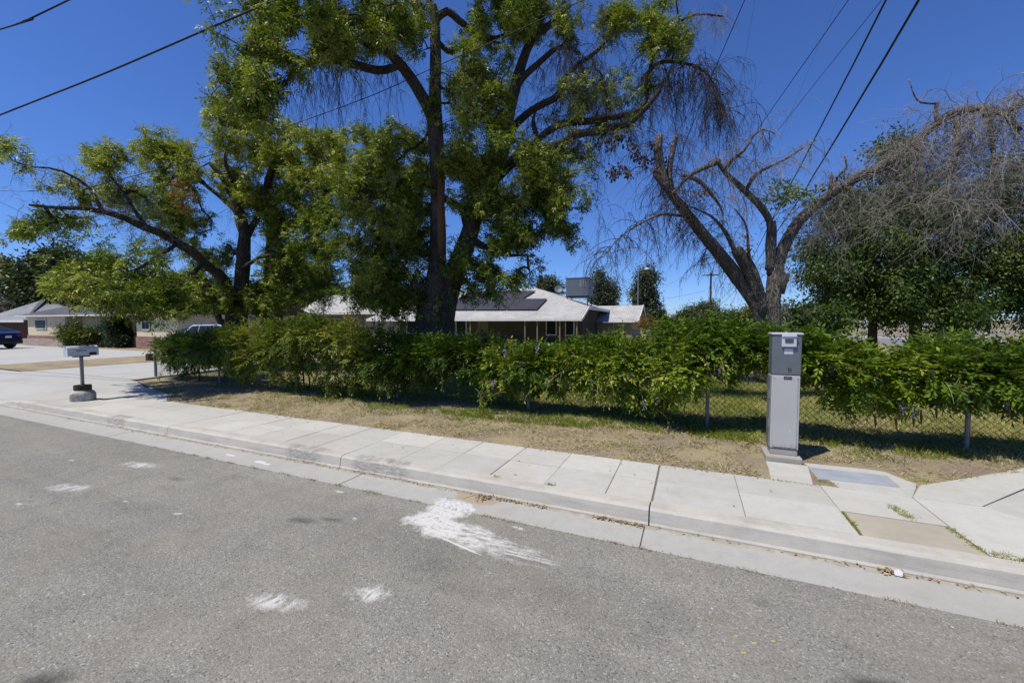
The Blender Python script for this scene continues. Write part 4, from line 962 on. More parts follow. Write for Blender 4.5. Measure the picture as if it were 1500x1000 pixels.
def sprigs(T, Dn, per, rad, L, W, base=None, droop=0.25, spread=0.75):
    # leaves along and round the end of each twig
    n = len(T); Pn = np.repeat(T, per, 0); Dd = np.repeat(Dn, per, 0); m = len(Pn)
    off = rng.normal(size=(m, 3)) * rad * np.array((1, 1, .8)) * rng.random((m, 1)) ** 0.5
    P = Pn + off - Dd * rng.random((m, 1)) * rad * 0.8
    D = unit(Dd * 0.6 + unit(off) * 0.8 + rng.normal(size=(m, 3)) * spread * 0.6 + np.array((0, 0, -droop)))
    Nn = unit(rng.normal(size=(m, 3)) * 0.65 + np.array((0, 0, 1.0)))
    l = L * (0.65 + 0.7 * rng.random(m)); w = W * (0.7 + 0.6 * rng.random(m))
    tb = (rng.random(n) * 0.55 if base is None else base)
    tint = np.clip(np.repeat(tb, per) + rng.normal(0.18, 0.16, m), 0, 1)
    V, Fc = leaf_geo(P, D, Nn, l, w); return V, Fc, tint

def sprays(T, Dn, per, L, W, base=None, droop=.2, pairs=2, reach=.15):
    # compound leaves fanning out of each twig end: paired leaflets along a stalk and one at its tip
    n = len(T); B = np.repeat(T, per, 0); Dd = np.repeat(Dn, per, 0); m = len(B)
    B = B - Dd * (rng.random((m, 1)) ** 1.5) * reach * 1.6 + rng.normal(size=(m, 3)) * reach * .18
    ax = unit(Dd * .45 + rand_dirs(m) * .95 + np.array((0, 0, -droop)))
    up = unit(np.array((0, 0, 1.0)) + rng.normal(size=(m, 3)) * .45); sd = unit(np.cross(ax, up)); nn = np.cross(sd, ax)
    nn = np.where(nn[:, 2:] < 0, -nn, nn); ln = reach * rng.uniform(.7, 1.3, m)
    tb = np.repeat(rng.random(n) * .5 if base is None else base, per) + rng.normal(.12, .13, m)
    Pl, Dl, Nl, Tl = [], [], [], []
    for i in range(pairs):
        f = .45 + .5 * i / pairs
        for s in (-1, 1):
            Pl.append(B + ax * (ln * f)[:, None]); Dl.append(unit(sd * s * .8 + ax * .6 + rng.normal(size=(m, 3)) * .15 + np.array((0, 0, -.15)))); Nl.append(unit(nn + rng.normal(size=(m, 3)) * .3)); Tl.append(tb + rng.normal(0, .05, m))
    Pl.append(B + ax * ln[:, None]); Dl.append(unit(ax + np.array((0, 0, -.15)))); Nl.append(nn); Tl.append(tb)
    q = m * (2 * pairs + 1)
    V, Fc = leaf_geo(np.vstack(Pl), np.vstack(Dl), np.vstack(Nl), L * rng.uniform(.7, 1.3, q), W * rng.uniform(.75, 1.25, q))
    return V, Fc, np.clip(np.concatenate(Tl), 0, 1)

def droopers(starts, n, length, rad=0.006, spread=0.6, grav=1.0, seg=9, kids=3, up=0.0, kid_len=0.5):
    # hanging twigs that start outward and bend down, each with side shoots
    S = starts[rng.integers(0, len(starts), n)] + rng.normal(size=(n, 3)) * 0.03
    d = rand_dirs(n, up); ln = length * (0.45 + 0.9 * rng.random(n))
    def grow(S, d, ln, r0, g, seg):
        n = len(S); P = np.empty((n, seg + 1, 3)); P[:, 0] = S; st = ln / seg
        for i in range(seg):
            d = unit(d + np.array((0, 0, -g * 2.2 / seg)) + rng.normal(size=(n, 3)) * spread * 0.35)
            P[:, i + 1] = P[:, i] + d * st[:, None]
        rr = r0[:, None] * np.linspace(1, 0.3, seg + 1)[None]
        return P, rr
    P, rr = grow(S, d, ln, np.full(n, rad) * (0.7 + 0.6 * rng.random(n)), grav, seg)
    Vs, Fs = tubes(P, rr, 4); k0 = len(Vs); Vl = [Vs]; Fl = [Fs]
    if kids:
        idx = np.repeat(np.arange(n), kids); j = rng.integers(2, seg, len(idx))
        s2 = P[idx, j]; dd = unit(P[idx, np.minimum(j + 1, seg)] - s2) + rng.normal(size=(len(idx), 3)) * 0.75
        P2, r2 = grow(s2, unit(dd), kid_len * ln[idx] * (0.4 + 0.8 * rng.random(len(idx))), np.full(len(idx), rad * 0.55), grav * 0.9, 6)
        V2, F2 = tubes(P2, r2, 3); Vl.append(V2); Fl.append(F2 + k0); k0 += len(V2)
        idx = np.repeat(np.arange(len(P2)), 2); j = rng.integers(1, 6, len(idx))
        s3 = P2[idx, j]; dd = unit(P2[idx, j + 1 - (j > 5)] - s3 + rng.normal(size=(len(idx), 3)) * 0.1)
        P3, r3 = grow(s3, dd, 0.14 * (0.5 + 1.2 * rng.random(len(idx))), np.full(len(idx), rad * 0.38), grav * 0.7, 3)
        V3, F3 = tubes(P3, r3, 3); Vl.append(V3); Fl.append(F3 + k0)
    return np.vstack(Vl), np.vstack(Fl)

def grow_tree(name, label, limbs, blobs, mats, base, n, per, rad, L, W, gap=0.0, group=None, sides=12, extra=None, rough=.1, rbase=.0035, tintf=None, droop=.25, gscale=1.1, cat='tree', compound=True):
    bark, twig, leaf = mats
    root = thing(name, label, cat, base, 0, group)
    mb = MB()
    for i, Lb in enumerate(limbs): limb_geo(mb, Lb, sides if Lb[0, 3] > .06 else 7, rough if Lb[0, 3] > .05 else .05, i * 3.1)
    world_part(root, mb.make('trunk', M[bark], smooth=True))
    nodes = np.vstack([Lb[max(0, int(len(Lb) * .25)):, :3] for Lb in limbs])
    T, wh = blob_points(blobs, n, gap, gscale, len(label) * 1.7)
    P, Rr, Dn = connect(nodes, T, rbase=rbase)
    V, Fc = tubes(P, Rr, 4); world_part(root, mesh_obj('twigs', V, Fc, M[twig], smooth=True))
    tb = None if tintf is None else np.clip(tintf[wh] + rng.normal(0, .16, n), 0, .9)
    V, Fc, ti = sprays(T, Dn, per, L, W, tb, droop, 2, rad) if compound else sprigs(T, Dn, per, rad, L, W, tb, droop)
    world_part(root, mesh_obj('crown', V, Fc, M[leaf], tint=ti))
    return root, nodes

# ================================================================ big ash in the middle
t = 10.0
stem_l = px_limb([(625, 545, t, 64), (627, 500, t, 52), (631, 465, t, 42), (637, 425, t, 31), (641, 370, t, 24), (641, 300, t, 22), (641, 240, t, 22), (638, 190, t, 22), (637, 140, t, 18), (638, 80, t, 16), (637, 30, t, 14), (634, 8, t, 11)])
stem_r = px_limb([(640, 540, t + .1, 44), (646, 480, t + .1, 38), (657, 425, t + .2, 32), (679, 368, t + .3, 28), (700, 305, t + .4, 24), (722, 262, t + .5, 21), (736, 215, t + .6, 23), (745, 165, t + .7, 19), (754, 130, t + .7, 17), (768, 84, t + .7, 14), (782, 55, t + .7, 12), (806, 36, t + .8, 9), (835, 8, t + .8, 6)])
CL = [stem_l, stem_r]
def thin(rows, k=.82): return [(x, y, tt, w * k if i < len(rows) - 1 else min(w * k, 2.2)) for i, (x, y, tt, w) in enumerate(rows)]
def cl(*rows, jit=.10): CL.append(px_limb(thin(rows), .14, jit))
cl((636, 188, t, 22), (628, 158, t - .1, 21), (597, 113, t - .3, 19), (570, 81, t - .6, 16), (545, 68, t - 1.2, 12), (500, 40, t - 2.0, 8))
cl((580, 98, t - .5, 12), (554, 104, t - .8, 14), (505, 92, t - 1.6, 14), (462, 88, t - 2.3, 13), (436, 100, t - 2.6, 12), (419, 122, t - 2.8, 8))
cl((450, 90, t - 2.4, 9), (400, 75, t - 2.9, 6), (360, 60, t - 3.1, 4))
cl((638, 40, t, 12), (600, 33, t - .2, 11), (560, 30, t - .5, 9), (510, 38, t - 1.4, 7), (455, 30, t - 2.1, 6), (411, 36, t - 2.6, 4))
cl((637, 30, t, 12), (655, 17, t + .1, 13), (673, 30, t + .2, 12), (695, 44, t + .3, 9), (722, 56, t + .3, 7), (760, 42, t + .3, 5))
cl((640, 60, t + .05, 9), (662, 78, t + .2, 9), (690, 60, t + .3, 8), (735, 62, t + .4, 5))
cl((725, 258, t + .5, 24), (748, 240, t + .3, 19), (775, 219, t + .1, 16), (809, 214, t - .1, 14), (845, 196, t - .2, 13), (888, 188, t - .3, 12), (920, 180, t - .4, 10), (938, 164, t - .4, 9), (956, 144, t - .5, 8), (975, 118, t - .6, 6), (985, 100, t - .7, 5))
cl((785, 208, t + .2, 11), (800, 194, t + .2, 12), (826, 180, t + .1, 12), (872, 176, t, 12), (915, 168, t - .1, 10), (940, 152, t - .2, 8), (952, 110, t - .2, 7), (955, 80, t - .2, 6), (956, 30, t - .2, 4))
cl((735, 214, t + .6, 15), (752, 186, t + .5, 14), (778, 160, t + .4, 13), (806, 148, t + .3, 12), (822, 134, t + .3, 11), (831, 112, t + .3, 9), (848, 96, t + .2, 8), (880, 70, t + .1, 6), (905, 40, t, 4))
cl((790, 206, t + .2, 7), (782, 186, t + .2, 9), (784, 165, t + .3, 5))
cl((744, 166, t + .7, 13), (754, 132, t + .6, 12), (778, 102, t + .5, 11), (802, 80, t + .4, 9), (822, 70, t + .4, 8), (850, 80, t + .3, 6))
cl((940, 118, t - .2, 7), (960, 96, t - .3, 7), (985, 90, t - .4, 6), (1012, 94, t - .5, 5), (1040, 118, t - .6, 4), (1058, 160, t - .7, 3))
cl((955, 60, t - .2, 5), (985, 35, t - .3, 4), (1020, 24, t - .4, 4), (1060, 22, t - .5, 2.5))
cl((632, 440, t, 20), (612, 420, t - .3, 15), (590, 390, t - .7, 11), (570, 340, t - 1, 8), (545, 290, t - 1.2, 6))
cl((690, 340, t + .3, 18), (665, 300, t + 1, 12), (600, 250, t + 1.6, 9), (540, 210, t + 2, 6))
cl((700, 300, t + .4, 16), (740, 300, t + .2, 11), (790, 295, t, 8), (840, 270, t, 5))
cl((690, 350, t + .3, 14), (730, 370, t, 9), (775, 375, t - .2, 6))
cl((610, 430, t - .3, 9), (570, 420, t - .6, 6), (530, 430, t - .8, 4))
cblobs = [(400, 35, 75, 45, 7.2, .9, 1.5), (345, 95, 32, 65, 6.9, .6, 1.3), (375, 145, 36, 40, 7.0, .6, 1.2), (440, 15, 60, 30, 7.6, .8, 1.3), (520, 25, 60, 38, 8.4, .8, 1.3), (420, -50, 80, 40, 7.0, .9, .8), (540, -50, 80, 40, 8.4, .9, .8), (700, -50, 80, 40, 10, .9, .8), (590, 25, 45, 35, 9.8, .8, 1.0), (480, 60, 60, 26, 7.9, .7, .8), (550, 55, 40, 26, 9.0, .7, .9),
          (700, 105, 45, 40, 10.0, .8, 1.1), (690, 165, 48, 50, 9.8, .8, 1.3), (715, 220, 55, 45, 9.6, .8, 1.2), (735, 30, 55, 32, 10.3, .8, 1.1), (800, 30, 55, 30, 10.5, .8, .8), (765, 8, 50, 25, 10.4, .8, 1),
          (560, 215, 52, 34, 10.6, 1.3, 1.0), (590, 260, 62, 50, 11, 1.3, 1.1), (545, 300, 60, 60, 9.8, 1.2, 1.1), (600, 340, 42, 60, 10.8, 1.3, .9), (560, 385, 62, 50, 9.6, 1.1, 1.3), (535, 425, 36, 32, 9.3, .7, 1.2), (600, 430, 46, 36, 9.8, .8, 1.3), (580, 355, 30, 50, 9.2, .8, 1),
          (700, 270, 45, 50, 9.8, .8, 1.1), (765, 275, 58, 52, 10, 1.0, 1.2), (825, 285, 42, 42, 10, .8, 1.0), (790, 335, 48, 36, 9.9, .9, 1.1), (735, 350, 52, 48, 9.9, .9, 1.2), (700, 400, 46, 40, 9.8, .8, 1.1), (755, 395, 34, 30, 9.8, .6, .9), (850, 235, 28, 36, 9.8, .6, .6), (815, 240, 40, 30, 9.9, .7, .9),
          (860, 150, 50, 34, 10.1, .7, .55), (910, 130, 40, 40, 9.9, .7, .5), (955, 40, 42, 38, 9.8, .7, 1.2), (905, 30, 30, 26, 9.9, .6, .9), (985, 60, 28, 30, 9.6, .5, .7), (850, 30, 40, 26, 10.2, .6, .4), (880, 190, 40, 22, 9.8, .6, .5)]
tb = np.array([.45 if b[1] > 330 else .62 for b in cblobs]) * .85
M['bark_c'] = bark_mat('split_ash_bark', (0.040, 0.033, 0.027), (0.16, 0.132, 0.105), ((*at(648, 270, t - .15),), (.10, .4, 1.9), (0.26, 0.135, 0.06)))
ash, cn = grow_tree('ash_tree', 'tallest tree, a forked ash with split trunk in front of the pale roofed house', CL, cblobs, ('bark_c', 'twig', 'ash_leaf'), (*at(632, 540, t)[:2], .13), 8200, 9, .14, .076, .025, gap=.20, gscale=1.35, tintf=tb)
# dead hanging twigs in the ash
st = np.vstack([CL[k][len(CL[k]) // 2:, :3] for k in (6 + 2, 13, 7 + 2, 14)])
V, Fc = droopers(CL[13][4:, :3], 140, 1.2, .0068, .55, 1.25, kids=6); world_part(ash, mesh_obj('dead_twigs', V, Fc, M['twig_dark']))
V, Fc = droopers(np.vstack([CL[3][8:, :3], CL[2][-12:, :3]]), 110, 1.2, .006, .5, 1.5, kids=5); world_part(ash, mesh_obj('dead_twigs', V, Fc, M['twig_dark']))
V, Fc = droopers(np.vstack([CL[10][-18:, :3], CL[12][-12:, :3], CL[9][-30:, :3], CL[8][-30:, :3], CL[11][-30:, :3]]), 300, 1.0, .0062, .75, .95, kids=6); world_part(ash, mesh_obj('dead_twigs', V, Fc, M['twig_dark']))
T, _ = blob_points([(830, 60, 40, 60, 9.9, .5, 1), (870, 120, 40, 40, 9.8, .5, 1), (880, 30, 30, 30, 9.9, .4, .7), (1000, 130, 40, 30, 9.3, .3, .7)], 60)
P, Rr, Dn = connect(np.vstack([Lb[6:, :3] for Lb in CL]), T, rbase=.005)
V, Fc = tubes(P, Rr, 4); world_part(ash, mesh_obj('dead_branches', V, Fc, M['twig_dark']))
V, Fc = droopers(P[:, 2:].reshape(-1, 3), 240, .8, .0055, .7, 1.2, kids=5); world_part(ash, mesh_obj('dead_twigs', V, Fc, M['twig_dark']))
V, Fc = droopers(CL[14][6:, :3], 50, .55, .004, .5, .7, kids=3); world_part(ash, mesh_obj('dead_twigs', V, Fc, M['twig_dead']))
T, _ = blob_points([(868, 290, 22, 40, 9.7, .3, 1)], 10); V, Fc = droopers(T, 24, .7, .0045, .5, 1.3, kids=3); world_part(ash, mesh_obj('dead_twigs', V, Fc, M['twig_dark']))
V, Fc = droopers(np.vstack([Lb[10:, :3] for Lb in CL[4:]]), 260, .5, .0035, .8, .8, kids=2); world_part(ash, mesh_obj('bare_twigs', V, Fc, M['twig']))

# ================================================================ spreading ash at the left
t = 14.0
LL = [px_limb([(345, 530, t, 44), (345, 490, t, 36), (350, 450, t, 22), (353, 423, t, 19), (357, 367, t, 18), (358, 338, t, 15), (349, 304, t - .2, 11), (329, 265, t - .5, 8), (306, 238, t - .7, 5)]),
      px_limb([(343, 495, t, 24), (337, 440, t - .3, 18), (324, 408, 13.2, 15), (300, 383, 12.6, 13), (259, 356, 11.6, 12), (210, 332, 10.8, 10), (168, 314, 10.3, 8), (126, 303, 9.9, 7), (87, 304, 9.6, 5.5), (45, 299, 9.4, 3)], .16, .08),
      px_limb([(400, 540, t + .6, 34), (400, 470, t + .6, 27), (399, 410, t + .6, 24), (400, 340, t + .6, 18), (392, 280, t + .6, 13), (404, 235, t + .4, 8), (430, 205, t, 5)])]
def ll(*rows): LL.append(px_limb(thin(rows, .85), .16, .10))
ll((357, 345, t, 11), (345, 315, t + .3, 9), (330, 295, t + .4, 8), (300, 268, t + .4, 6), (270, 262, t + .3, 4))
ll((360, 350, t, 12), (378, 315, t + .2, 9), (390, 272, t + .2, 7), (412, 232, t, 4))
ll((345, 470, t, 15), (322, 470, t - .3, 11), (310, 425, t - .5, 9), (290, 410, t - .8, 6), (255, 400, t - 1.2, 4))
ll((400, 420, t + .6, 12), (425, 380, t + .2, 8), (455, 345, t - .2, 6), (490, 330, t - .4, 3))
ll((150, 309, 10.1, 7), (130, 275, 9.9, 5), (95, 255, 9.6, 4), (50, 245, 9.3, 3), (10, 230, 9.1, 2))
ll((215, 334, 10.9, 7), (190, 295, 10.9, 5), (165, 265, 10.6, 4), (152, 235, 10.4, 2.5))
ll((300, 268, t + .4, 5), (262, 235, t + .2, 4), (238, 205, t, 2.5))
ll((345, 300, t - .2, 6), (330, 230, t - .4, 5), (345, 190, t - .6, 3))
ll((260, 357, 11.6, 7), (235, 375, 10.6, 6), (205, 392, 9.8, 5), (160, 405, 9.2, 4), (115, 415, 8.9, 3))
ll((300, 385, 12.6, 8), (280, 402, 11.2, 6), (255, 420, 10.1, 5), (215, 436, 9.4, 3))
ll((402, 440, t + .6, 12), (440, 425, t + .4, 8), (475, 415, t + .2, 4))
ll((350, 400, t, 8), (375, 380, t - .4, 6), (405, 370, t - .8, 4))
lblobs = [(10, 228, 34, 24, 9.2, .8, .9), (62, 256, 36, 20, 9.7, .5, .6), (110, 268, 40, 20, 10.2, .5, .6), (150, 235, 26, 22, 10.5, .6, 1), (185, 282, 50, 32, 11.4, .7, .9), (80, 324, 48, 18, 10.0, .6, .6), (38, 340, 24, 20, 9.4, .6, 1.1), (130, 334, 34, 16, 10.5, .6, .4),
          (245, 298, 50, 38, 14.2, .9, .9), (235, 215, 42, 26, 13.6, .8, 1.2), (268, 250, 40, 26, 13.8, .9, .8), (300, 225, 26, 22, 13.6, .8, .8), (338, 185, 34, 40, 13, .8, 1.2), (400, 215, 62, 38, 13.6, 1, 1.3), (370, 260, 60, 40, 14, 1.2, 1), (455, 240, 44, 44, 13.6, 1, 1.2), (500, 250, 30, 44, 13.5, .8, 1),
          (225, 366, 36, 18, 11.8, .7, .5), (275, 335, 40, 28, 14.6, .8, .9), (300, 380, 40, 30, 14.5, 1, 1), (410, 315, 48, 48, 14.2, 1.2, .9), (455, 330, 46, 50, 13.6, 1.1, .9), (430, 390, 46, 40, 13.8, 1.1, .8), (462, 405, 38, 34, 13.8, .9, 1.0), (395, 430, 40, 36, 14.6, 1.1, .9), (480, 385, 22, 30, 13.8, .8, .8),
          (130, 385, 44, 24, 9.3, .8, 1.0), (112, 424, 36, 28, 8.9, .8, 1.6), (165, 418, 44, 34, 9.2, 1, 1.4), (215, 414, 44, 38, 9.6, 1, 1.3), (255, 432, 42, 30, 9.9, .9, 1.3), (300, 428, 36, 30, 13.8, .9, 1.0), (200, 448, 50, 15, 9.3, .8, .9), (355, 450, 34, 18, 14, .8, .9), (405, 452, 34, 14, 14, .8, .8), (282, 400, 26, 24, 13.4, .8, .9)]
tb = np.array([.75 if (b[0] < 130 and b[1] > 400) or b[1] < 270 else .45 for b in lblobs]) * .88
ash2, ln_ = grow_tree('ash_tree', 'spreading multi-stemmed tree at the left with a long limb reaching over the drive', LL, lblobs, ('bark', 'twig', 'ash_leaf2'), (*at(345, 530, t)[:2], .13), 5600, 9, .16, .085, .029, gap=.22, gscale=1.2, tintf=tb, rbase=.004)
V, Fc = droopers(np.vstack([LL[1][len(LL[1]) // 2:, :3], LL[7][:, :3], LL[8][:, :3]]), 150, .8, .005, .8, .5, kids=3, up=.2); world_part(ash2, mesh_obj('bare_twigs', V, Fc, M['twig_dead']))
V, Fc = droopers(np.vstack([Lb[6:, :3] for Lb in LL]), 150, .9, .005, .7, .8, kids=3); world_part(ash2, mesh_obj('bare_twigs', V, Fc, M['twig']))
T, wh = blob_points([(262, 272, 10, 8, 12.8, .3, 1), (272, 300, 8, 22, 12.8, .3, 1.3), (250, 285, 14, 8, 12.6, .3, 1)], 26)
V, Fc, ti = sprigs(T, rand_dirs(26, -.5), 26, .14, .11, .035, droop=.8); world_part(ash2, mesh_obj('brown_leaves', V, Fc, M['rust_leaf'], tint=ti))
T, wh = blob_points([(540, 415, 14, 8, 9.0, .2, 1), (560, 405, 8, 5, 9.0, .2, 1)], 9)
V, Fc, ti = sprigs(T, rand_dirs(9, -.5), 22, .11, .10, .03, droop=.8); world_part(ash, mesh_obj('brown_leaves', V, Fc, M['rust_leaf'], tint=ti))

# ================================================================ dying tree at the right
t = 8.6
DL = [px_limb([(1130, 560, t, 38), (1131, 500, t, 27), (1132, 470, t, 22), (1133, 430, t, 20), (1137, 395, t, 19), (1144, 372, t, 17), (1157, 345, t, 16), (1176, 318, t - .1, 15), (1212, 288, t - .2, 13.5), (1254, 261, t - .4, 12.5), (1298, 243, t - .6, 12), (1330, 219, t - .8, 11), (1366, 186, t - 1, 10), (1398, 165, t - 1.2, 11), (1438, 159, t - 1.4, 10), (1470, 168, t - 1.6, 9), (1494, 192, t - 1.7, 7)], .1),
      px_limb([(1116, 555, t + .1, 24), (1115, 490, t + .1, 17), (1111, 455, t + .1, 17), (1090, 420, t + .1, 19), (1072, 396, t + .1, 19), (1054, 372, t, 17.5), (1020, 331, t - .1, 15), (996, 300, t - .2, 12.5), (974, 272, t - .3, 10), (962, 258, t - .3, 8.5), (959, 250, t - .3, 7)], .1),
      px_limb([(1117, 455, t, 15), (1106, 415, t - .05, 18), (1094, 388, t - .1, 18), (1081, 369, t - .15, 16), (1077, 364, t - .15, 13)], .08)]
def dl(*rows, jit=.03): DL.append(px_limb(rows, .1, jit))
dl((976, 276, t - .3, 12), (968, 240, t - .3, 12), (964, 215, t - .3, 12), (967, 198, t - .3, 9))
dl((985, 286, t - .2, 10), (981, 255, t - .2, 8), (986, 220, t - .2, 8), (990, 198, t - .2, 6))
dl((1130, 402, t, 12), (1126, 360, t, 10), (1127, 325, t, 9.5), (1112, 300, t - .1, 9), (1086, 276, t - .2, 8), (1062, 252, t - .3, 6.5), (1051, 234, t - .3, 5))
dl((1128, 395, t, 14), (1130, 365, t, 12), (1131, 335, t, 11), (1131, 325, t, 9), jit=0)
dl((1053, 236, t - .3, 9), (1030, 247, t - .4, 8), (1010, 259, t - .4, 6), (985, 285, t - .4, 4))
dl((1060, 250, t - .3, 7), (1072, 234, t - .4, 6), (1090, 220, t - .5, 4), (1104, 199, t - .6, 3), (1118, 190, t - .7, 2), (1135, 196, t - .75, 1.2))
dl((1092, 280, t - .2, 6), (1108, 256, t - .4, 5), (1146, 236, t - .6, 3), (1183, 212, t - .8, 1.8), (1196, 205, t - .9, 1))
dl((1000, 256, t - .4, 6), (1027, 269, t - .4, 6), (1055, 303, t - .4, 3.5), (1058, 330, t - .4, 2))
dl((1000, 316, t - .2, 5), (967, 315, t - .4, 3.5), (930, 332, t - .6, 2.4), (905, 352, t - .7, 1.6), (885, 376, t - .8, 1))
dl((1080, 376, t - .2, 7), (1066, 345, t - .2, 6), (1048, 322, t - .2, 4), (1030, 310, t - .2, 2.5), (1005, 300, t - .3, 1.4))
dl((1142, 430, t, 13), (1147, 412, t - .05, 12), (1151, 400, t - .1, 11), jit=0)
dl((1470, 168, t - 1.6, 8), (1490, 156, t - 1.7, 8), (1520, 148, t - 1.8, 6), (1580, 170, t - 2, 4))
dl((1400, 165, t - 1.2, 7), (1402, 210, t - 1.3, 6), (1390, 262, t - 1.4, 5), (1378, 300, t - 1.5, 3))
dl((1440, 160, t - 1.4, 7), (1452, 195, t - 1.5, 6), (1455, 250, t - 1.6, 4), (1440, 300, t - 1.7, 3))
dl((1340, 210, t - .8, 6), (1345, 250, t - .9, 5), (1335, 300, t - 1, 3))
dl((1374, 180, t - 1, 7), (1371, 165, t - 1, 5), (1373, 150, t - 1, 5), jit=0)
dl((1372, 152, t - 1, 3), (1350, 150, t - 1, 2.5), (1340, 140, t - 1, 2), (1330, 115, t - 1, 1.2))
dl((1222, 280, t - .2, 6), (1225, 262, t - .2, 4), (1240, 245, t - .2, 3), (1236, 226, t - .2, 2))
dl((1216, 284, t - .2, 6), (1218, 265, t - .2, 5), (1217, 252, t - .2, 3))
dl((1099, 394, t - .1, 5), (1097, 365, t - .3, 4), (1094, 330, t - .4, 3), (1075, 305, t - .5, 1.8))
dying = thing('dying_tree', 'dying tree with bare bent limbs and curtains of dead twigs behind the meter cabinet', 'tree', (*at(1128, 550, t)[:2], .13))
mb = MB()
for i, Lb in enumerate(DL): limb_geo(mb, Lb, 14 if Lb[0, 3] > .07 else 7, .12 if Lb[0, 3] > .06 else .06, i * 2.3)
world_part(dying, mb.make('trunk', M['bark_grey'], smooth=True))
def dead(starts, *a, mat='twig_dead', **k):
    V, Fc = droopers(starts, *a, **k); world_part(dying, mesh_obj('dead_twigs', V, Fc, M[mat]))
top = DL[0][-34:, :3]
dead(top, 120, 1.3, .0066, .95, .75, kids=7, up=-.35, kid_len=.6)
dead(top, 34, .45, .004, .7, .2, kids=3, up=.5)
dead(np.vstack([DL[15][:, :3], DL[16][:, :3], DL[17][:, :3], DL[14][:, :3]]), 120, 1.1, .0062, 1.0, .6, kids=7, kid_len=.6)
dead(np.vstack([DL[15][:, :3], DL[16][:, :3], DL[0][-18:, :3], DL[14][:, :3]]), 110, 1.15, .0058, .95, .75, kids=6, kid_len=.6, mat='twig_dead')
dead(DL[0][-52:-26, :3], 50, .9, .005, .9, .7, kids=6, up=-.3)
dead(np.vstack([DL[3][-8:, :3], DL[4][-8:, :3]]), 55, 1.0, .006, .55, 1.1, kids=5, mat='twig_dark', up=.2)
dead(np.vstack([DL[7][:, :3], DL[8][:, :3], DL[10][:, :3]]), 50, .75, .0058, .65, 1.0, kids=4, mat='twig_dark')
dead(np.vstack([DL[5][14:, :3], DL[9][:, :3], DL[8][:, :3]]), 105, .75, .0055, .7, .7, kids=4)
dead(DL[1][24:, :3], 130, .85, .006, .75, .9, kids=4, mat='twig_dark')
dead(np.vstack([DL[11][4:, :3]]), 55, .75, .006, .6, 1.1, kids=5, mat='twig_dark')
dead(np.vstack([DL[12][:, :3], DL[21][:, :3], DL[1][10:24, :3]]), 60, .6, .004, .6, .9, kids=4, mat='twig_dark')
dead(DL[0][-30:-16, :3], 24, .55, .005, .6, -.5, kids=3, up=.8)
T, _ = blob_points([(1155, 285, 30, 22, t - .1, .3, 1), (1185, 290, 20, 16, t, .3, .8), (1140, 300, 16, 20, t, .3, .8)], 42)
P, Rr, Dn = connect(np.vstack([DL[0][30:70, :3], DL[5][8:, :3]]), T, rbase=.0025)
V, Fc = tubes(P, Rr, 4); world_part(dying, mesh_obj('twigs', V, Fc, M['twig_dead']))
V, Fc, ti = sprigs(T, Dn, 22, .10, .085, .03); world_part(dying, mesh_obj('green_sprouts', V, Fc, M['ash_leaf2'], tint=ti))
T, _ = blob_points([(930, 222, 38, 12, t - .4, .25, 1), (905, 250, 18, 14, t - .4, .25, 1), (945, 240, 24, 14, t - .4, .25, .8), (915, 200, 20, 12, t - .4, .25, .6)], 46)
P, Rr, Dn = connect(DL[3][-10:, :3], T, rbase=.0022)
V, Fc = tubes(P, Rr, 4); world_part(dying, mesh_obj('twigs', V, Fc, M['twig_dark']))
V, Fc, ti = sprigs(T, Dn, 9, .05, .075, .05, droop=1.0); world_part(dying, mesh_obj('dead_leaves', V, Fc, M['dead_leaf'], tint=ti))
T, _ = blob_points([(980, 296, 10, 6, t - .4, .1, 1), (1096, 358, 6, 14, t - .4, .1, 1), (1022, 285, 14, 8, t - .5, .1, 1)], 18)
V, Fc, ti = sprigs(T, rand_dirs(18), 9, .06, .06, .03, droop=.8); world_part(dying, mesh_obj('brown_leaves', V, Fc, M['rust_leaf'], tint=ti))

# ================================================================ dark broad-leaved trees at the right
def broad(label, rows, branches, blobs, n, tt):
    L = [px_limb(rows, .25)] + [px_limb(b, .25, .06) for b in branches]
    return grow_tree('broadleaf_tree', label, L, blobs, ('bark', 'twig', 'mul_leaf'), (*at(rows[0][0], rows[0][1], tt)[:2], .13), int(n * 3.0), 34, .29, .125, .068, gap=.12, group='dark broadleaf trees behind the hedge', rbase=.005, droop=.7, gscale=.9, compound=False)
tt = 17.0
broad('leftmost dark broadleaf tree, its thin trunk just right of the meter cabinet', [(1278, 535, tt, 14), (1278, 490, tt, 11), (1279, 450, tt, 9), (1270, 380, tt, 7), (1262, 300, tt, 4)],
      [[(1278, 440, tt, 6), (1240, 400, tt, 4), (1200, 380, tt, 2)], [(1276, 400, tt, 6), (1240, 350, tt, 3), (1220, 320, tt, 2)]],
      [(1215, 390, 44, 34, 17, 1.5, 1), (1235, 345, 48, 36, 17, 1.5, 1.1), (1262, 300, 42, 34, 17.2, 1.4, 1), (1225, 432, 36, 34, 17, 1.2, 1.1), (1255, 400, 44, 40, 16.6, 1.6, 1.1), (1285, 445, 50, 34, 16.8, 1.5, 1.1), (1250, 468, 26, 16, 17, 1, .9), (1200, 355, 18, 16, 17, .8, .5)], 430, tt)
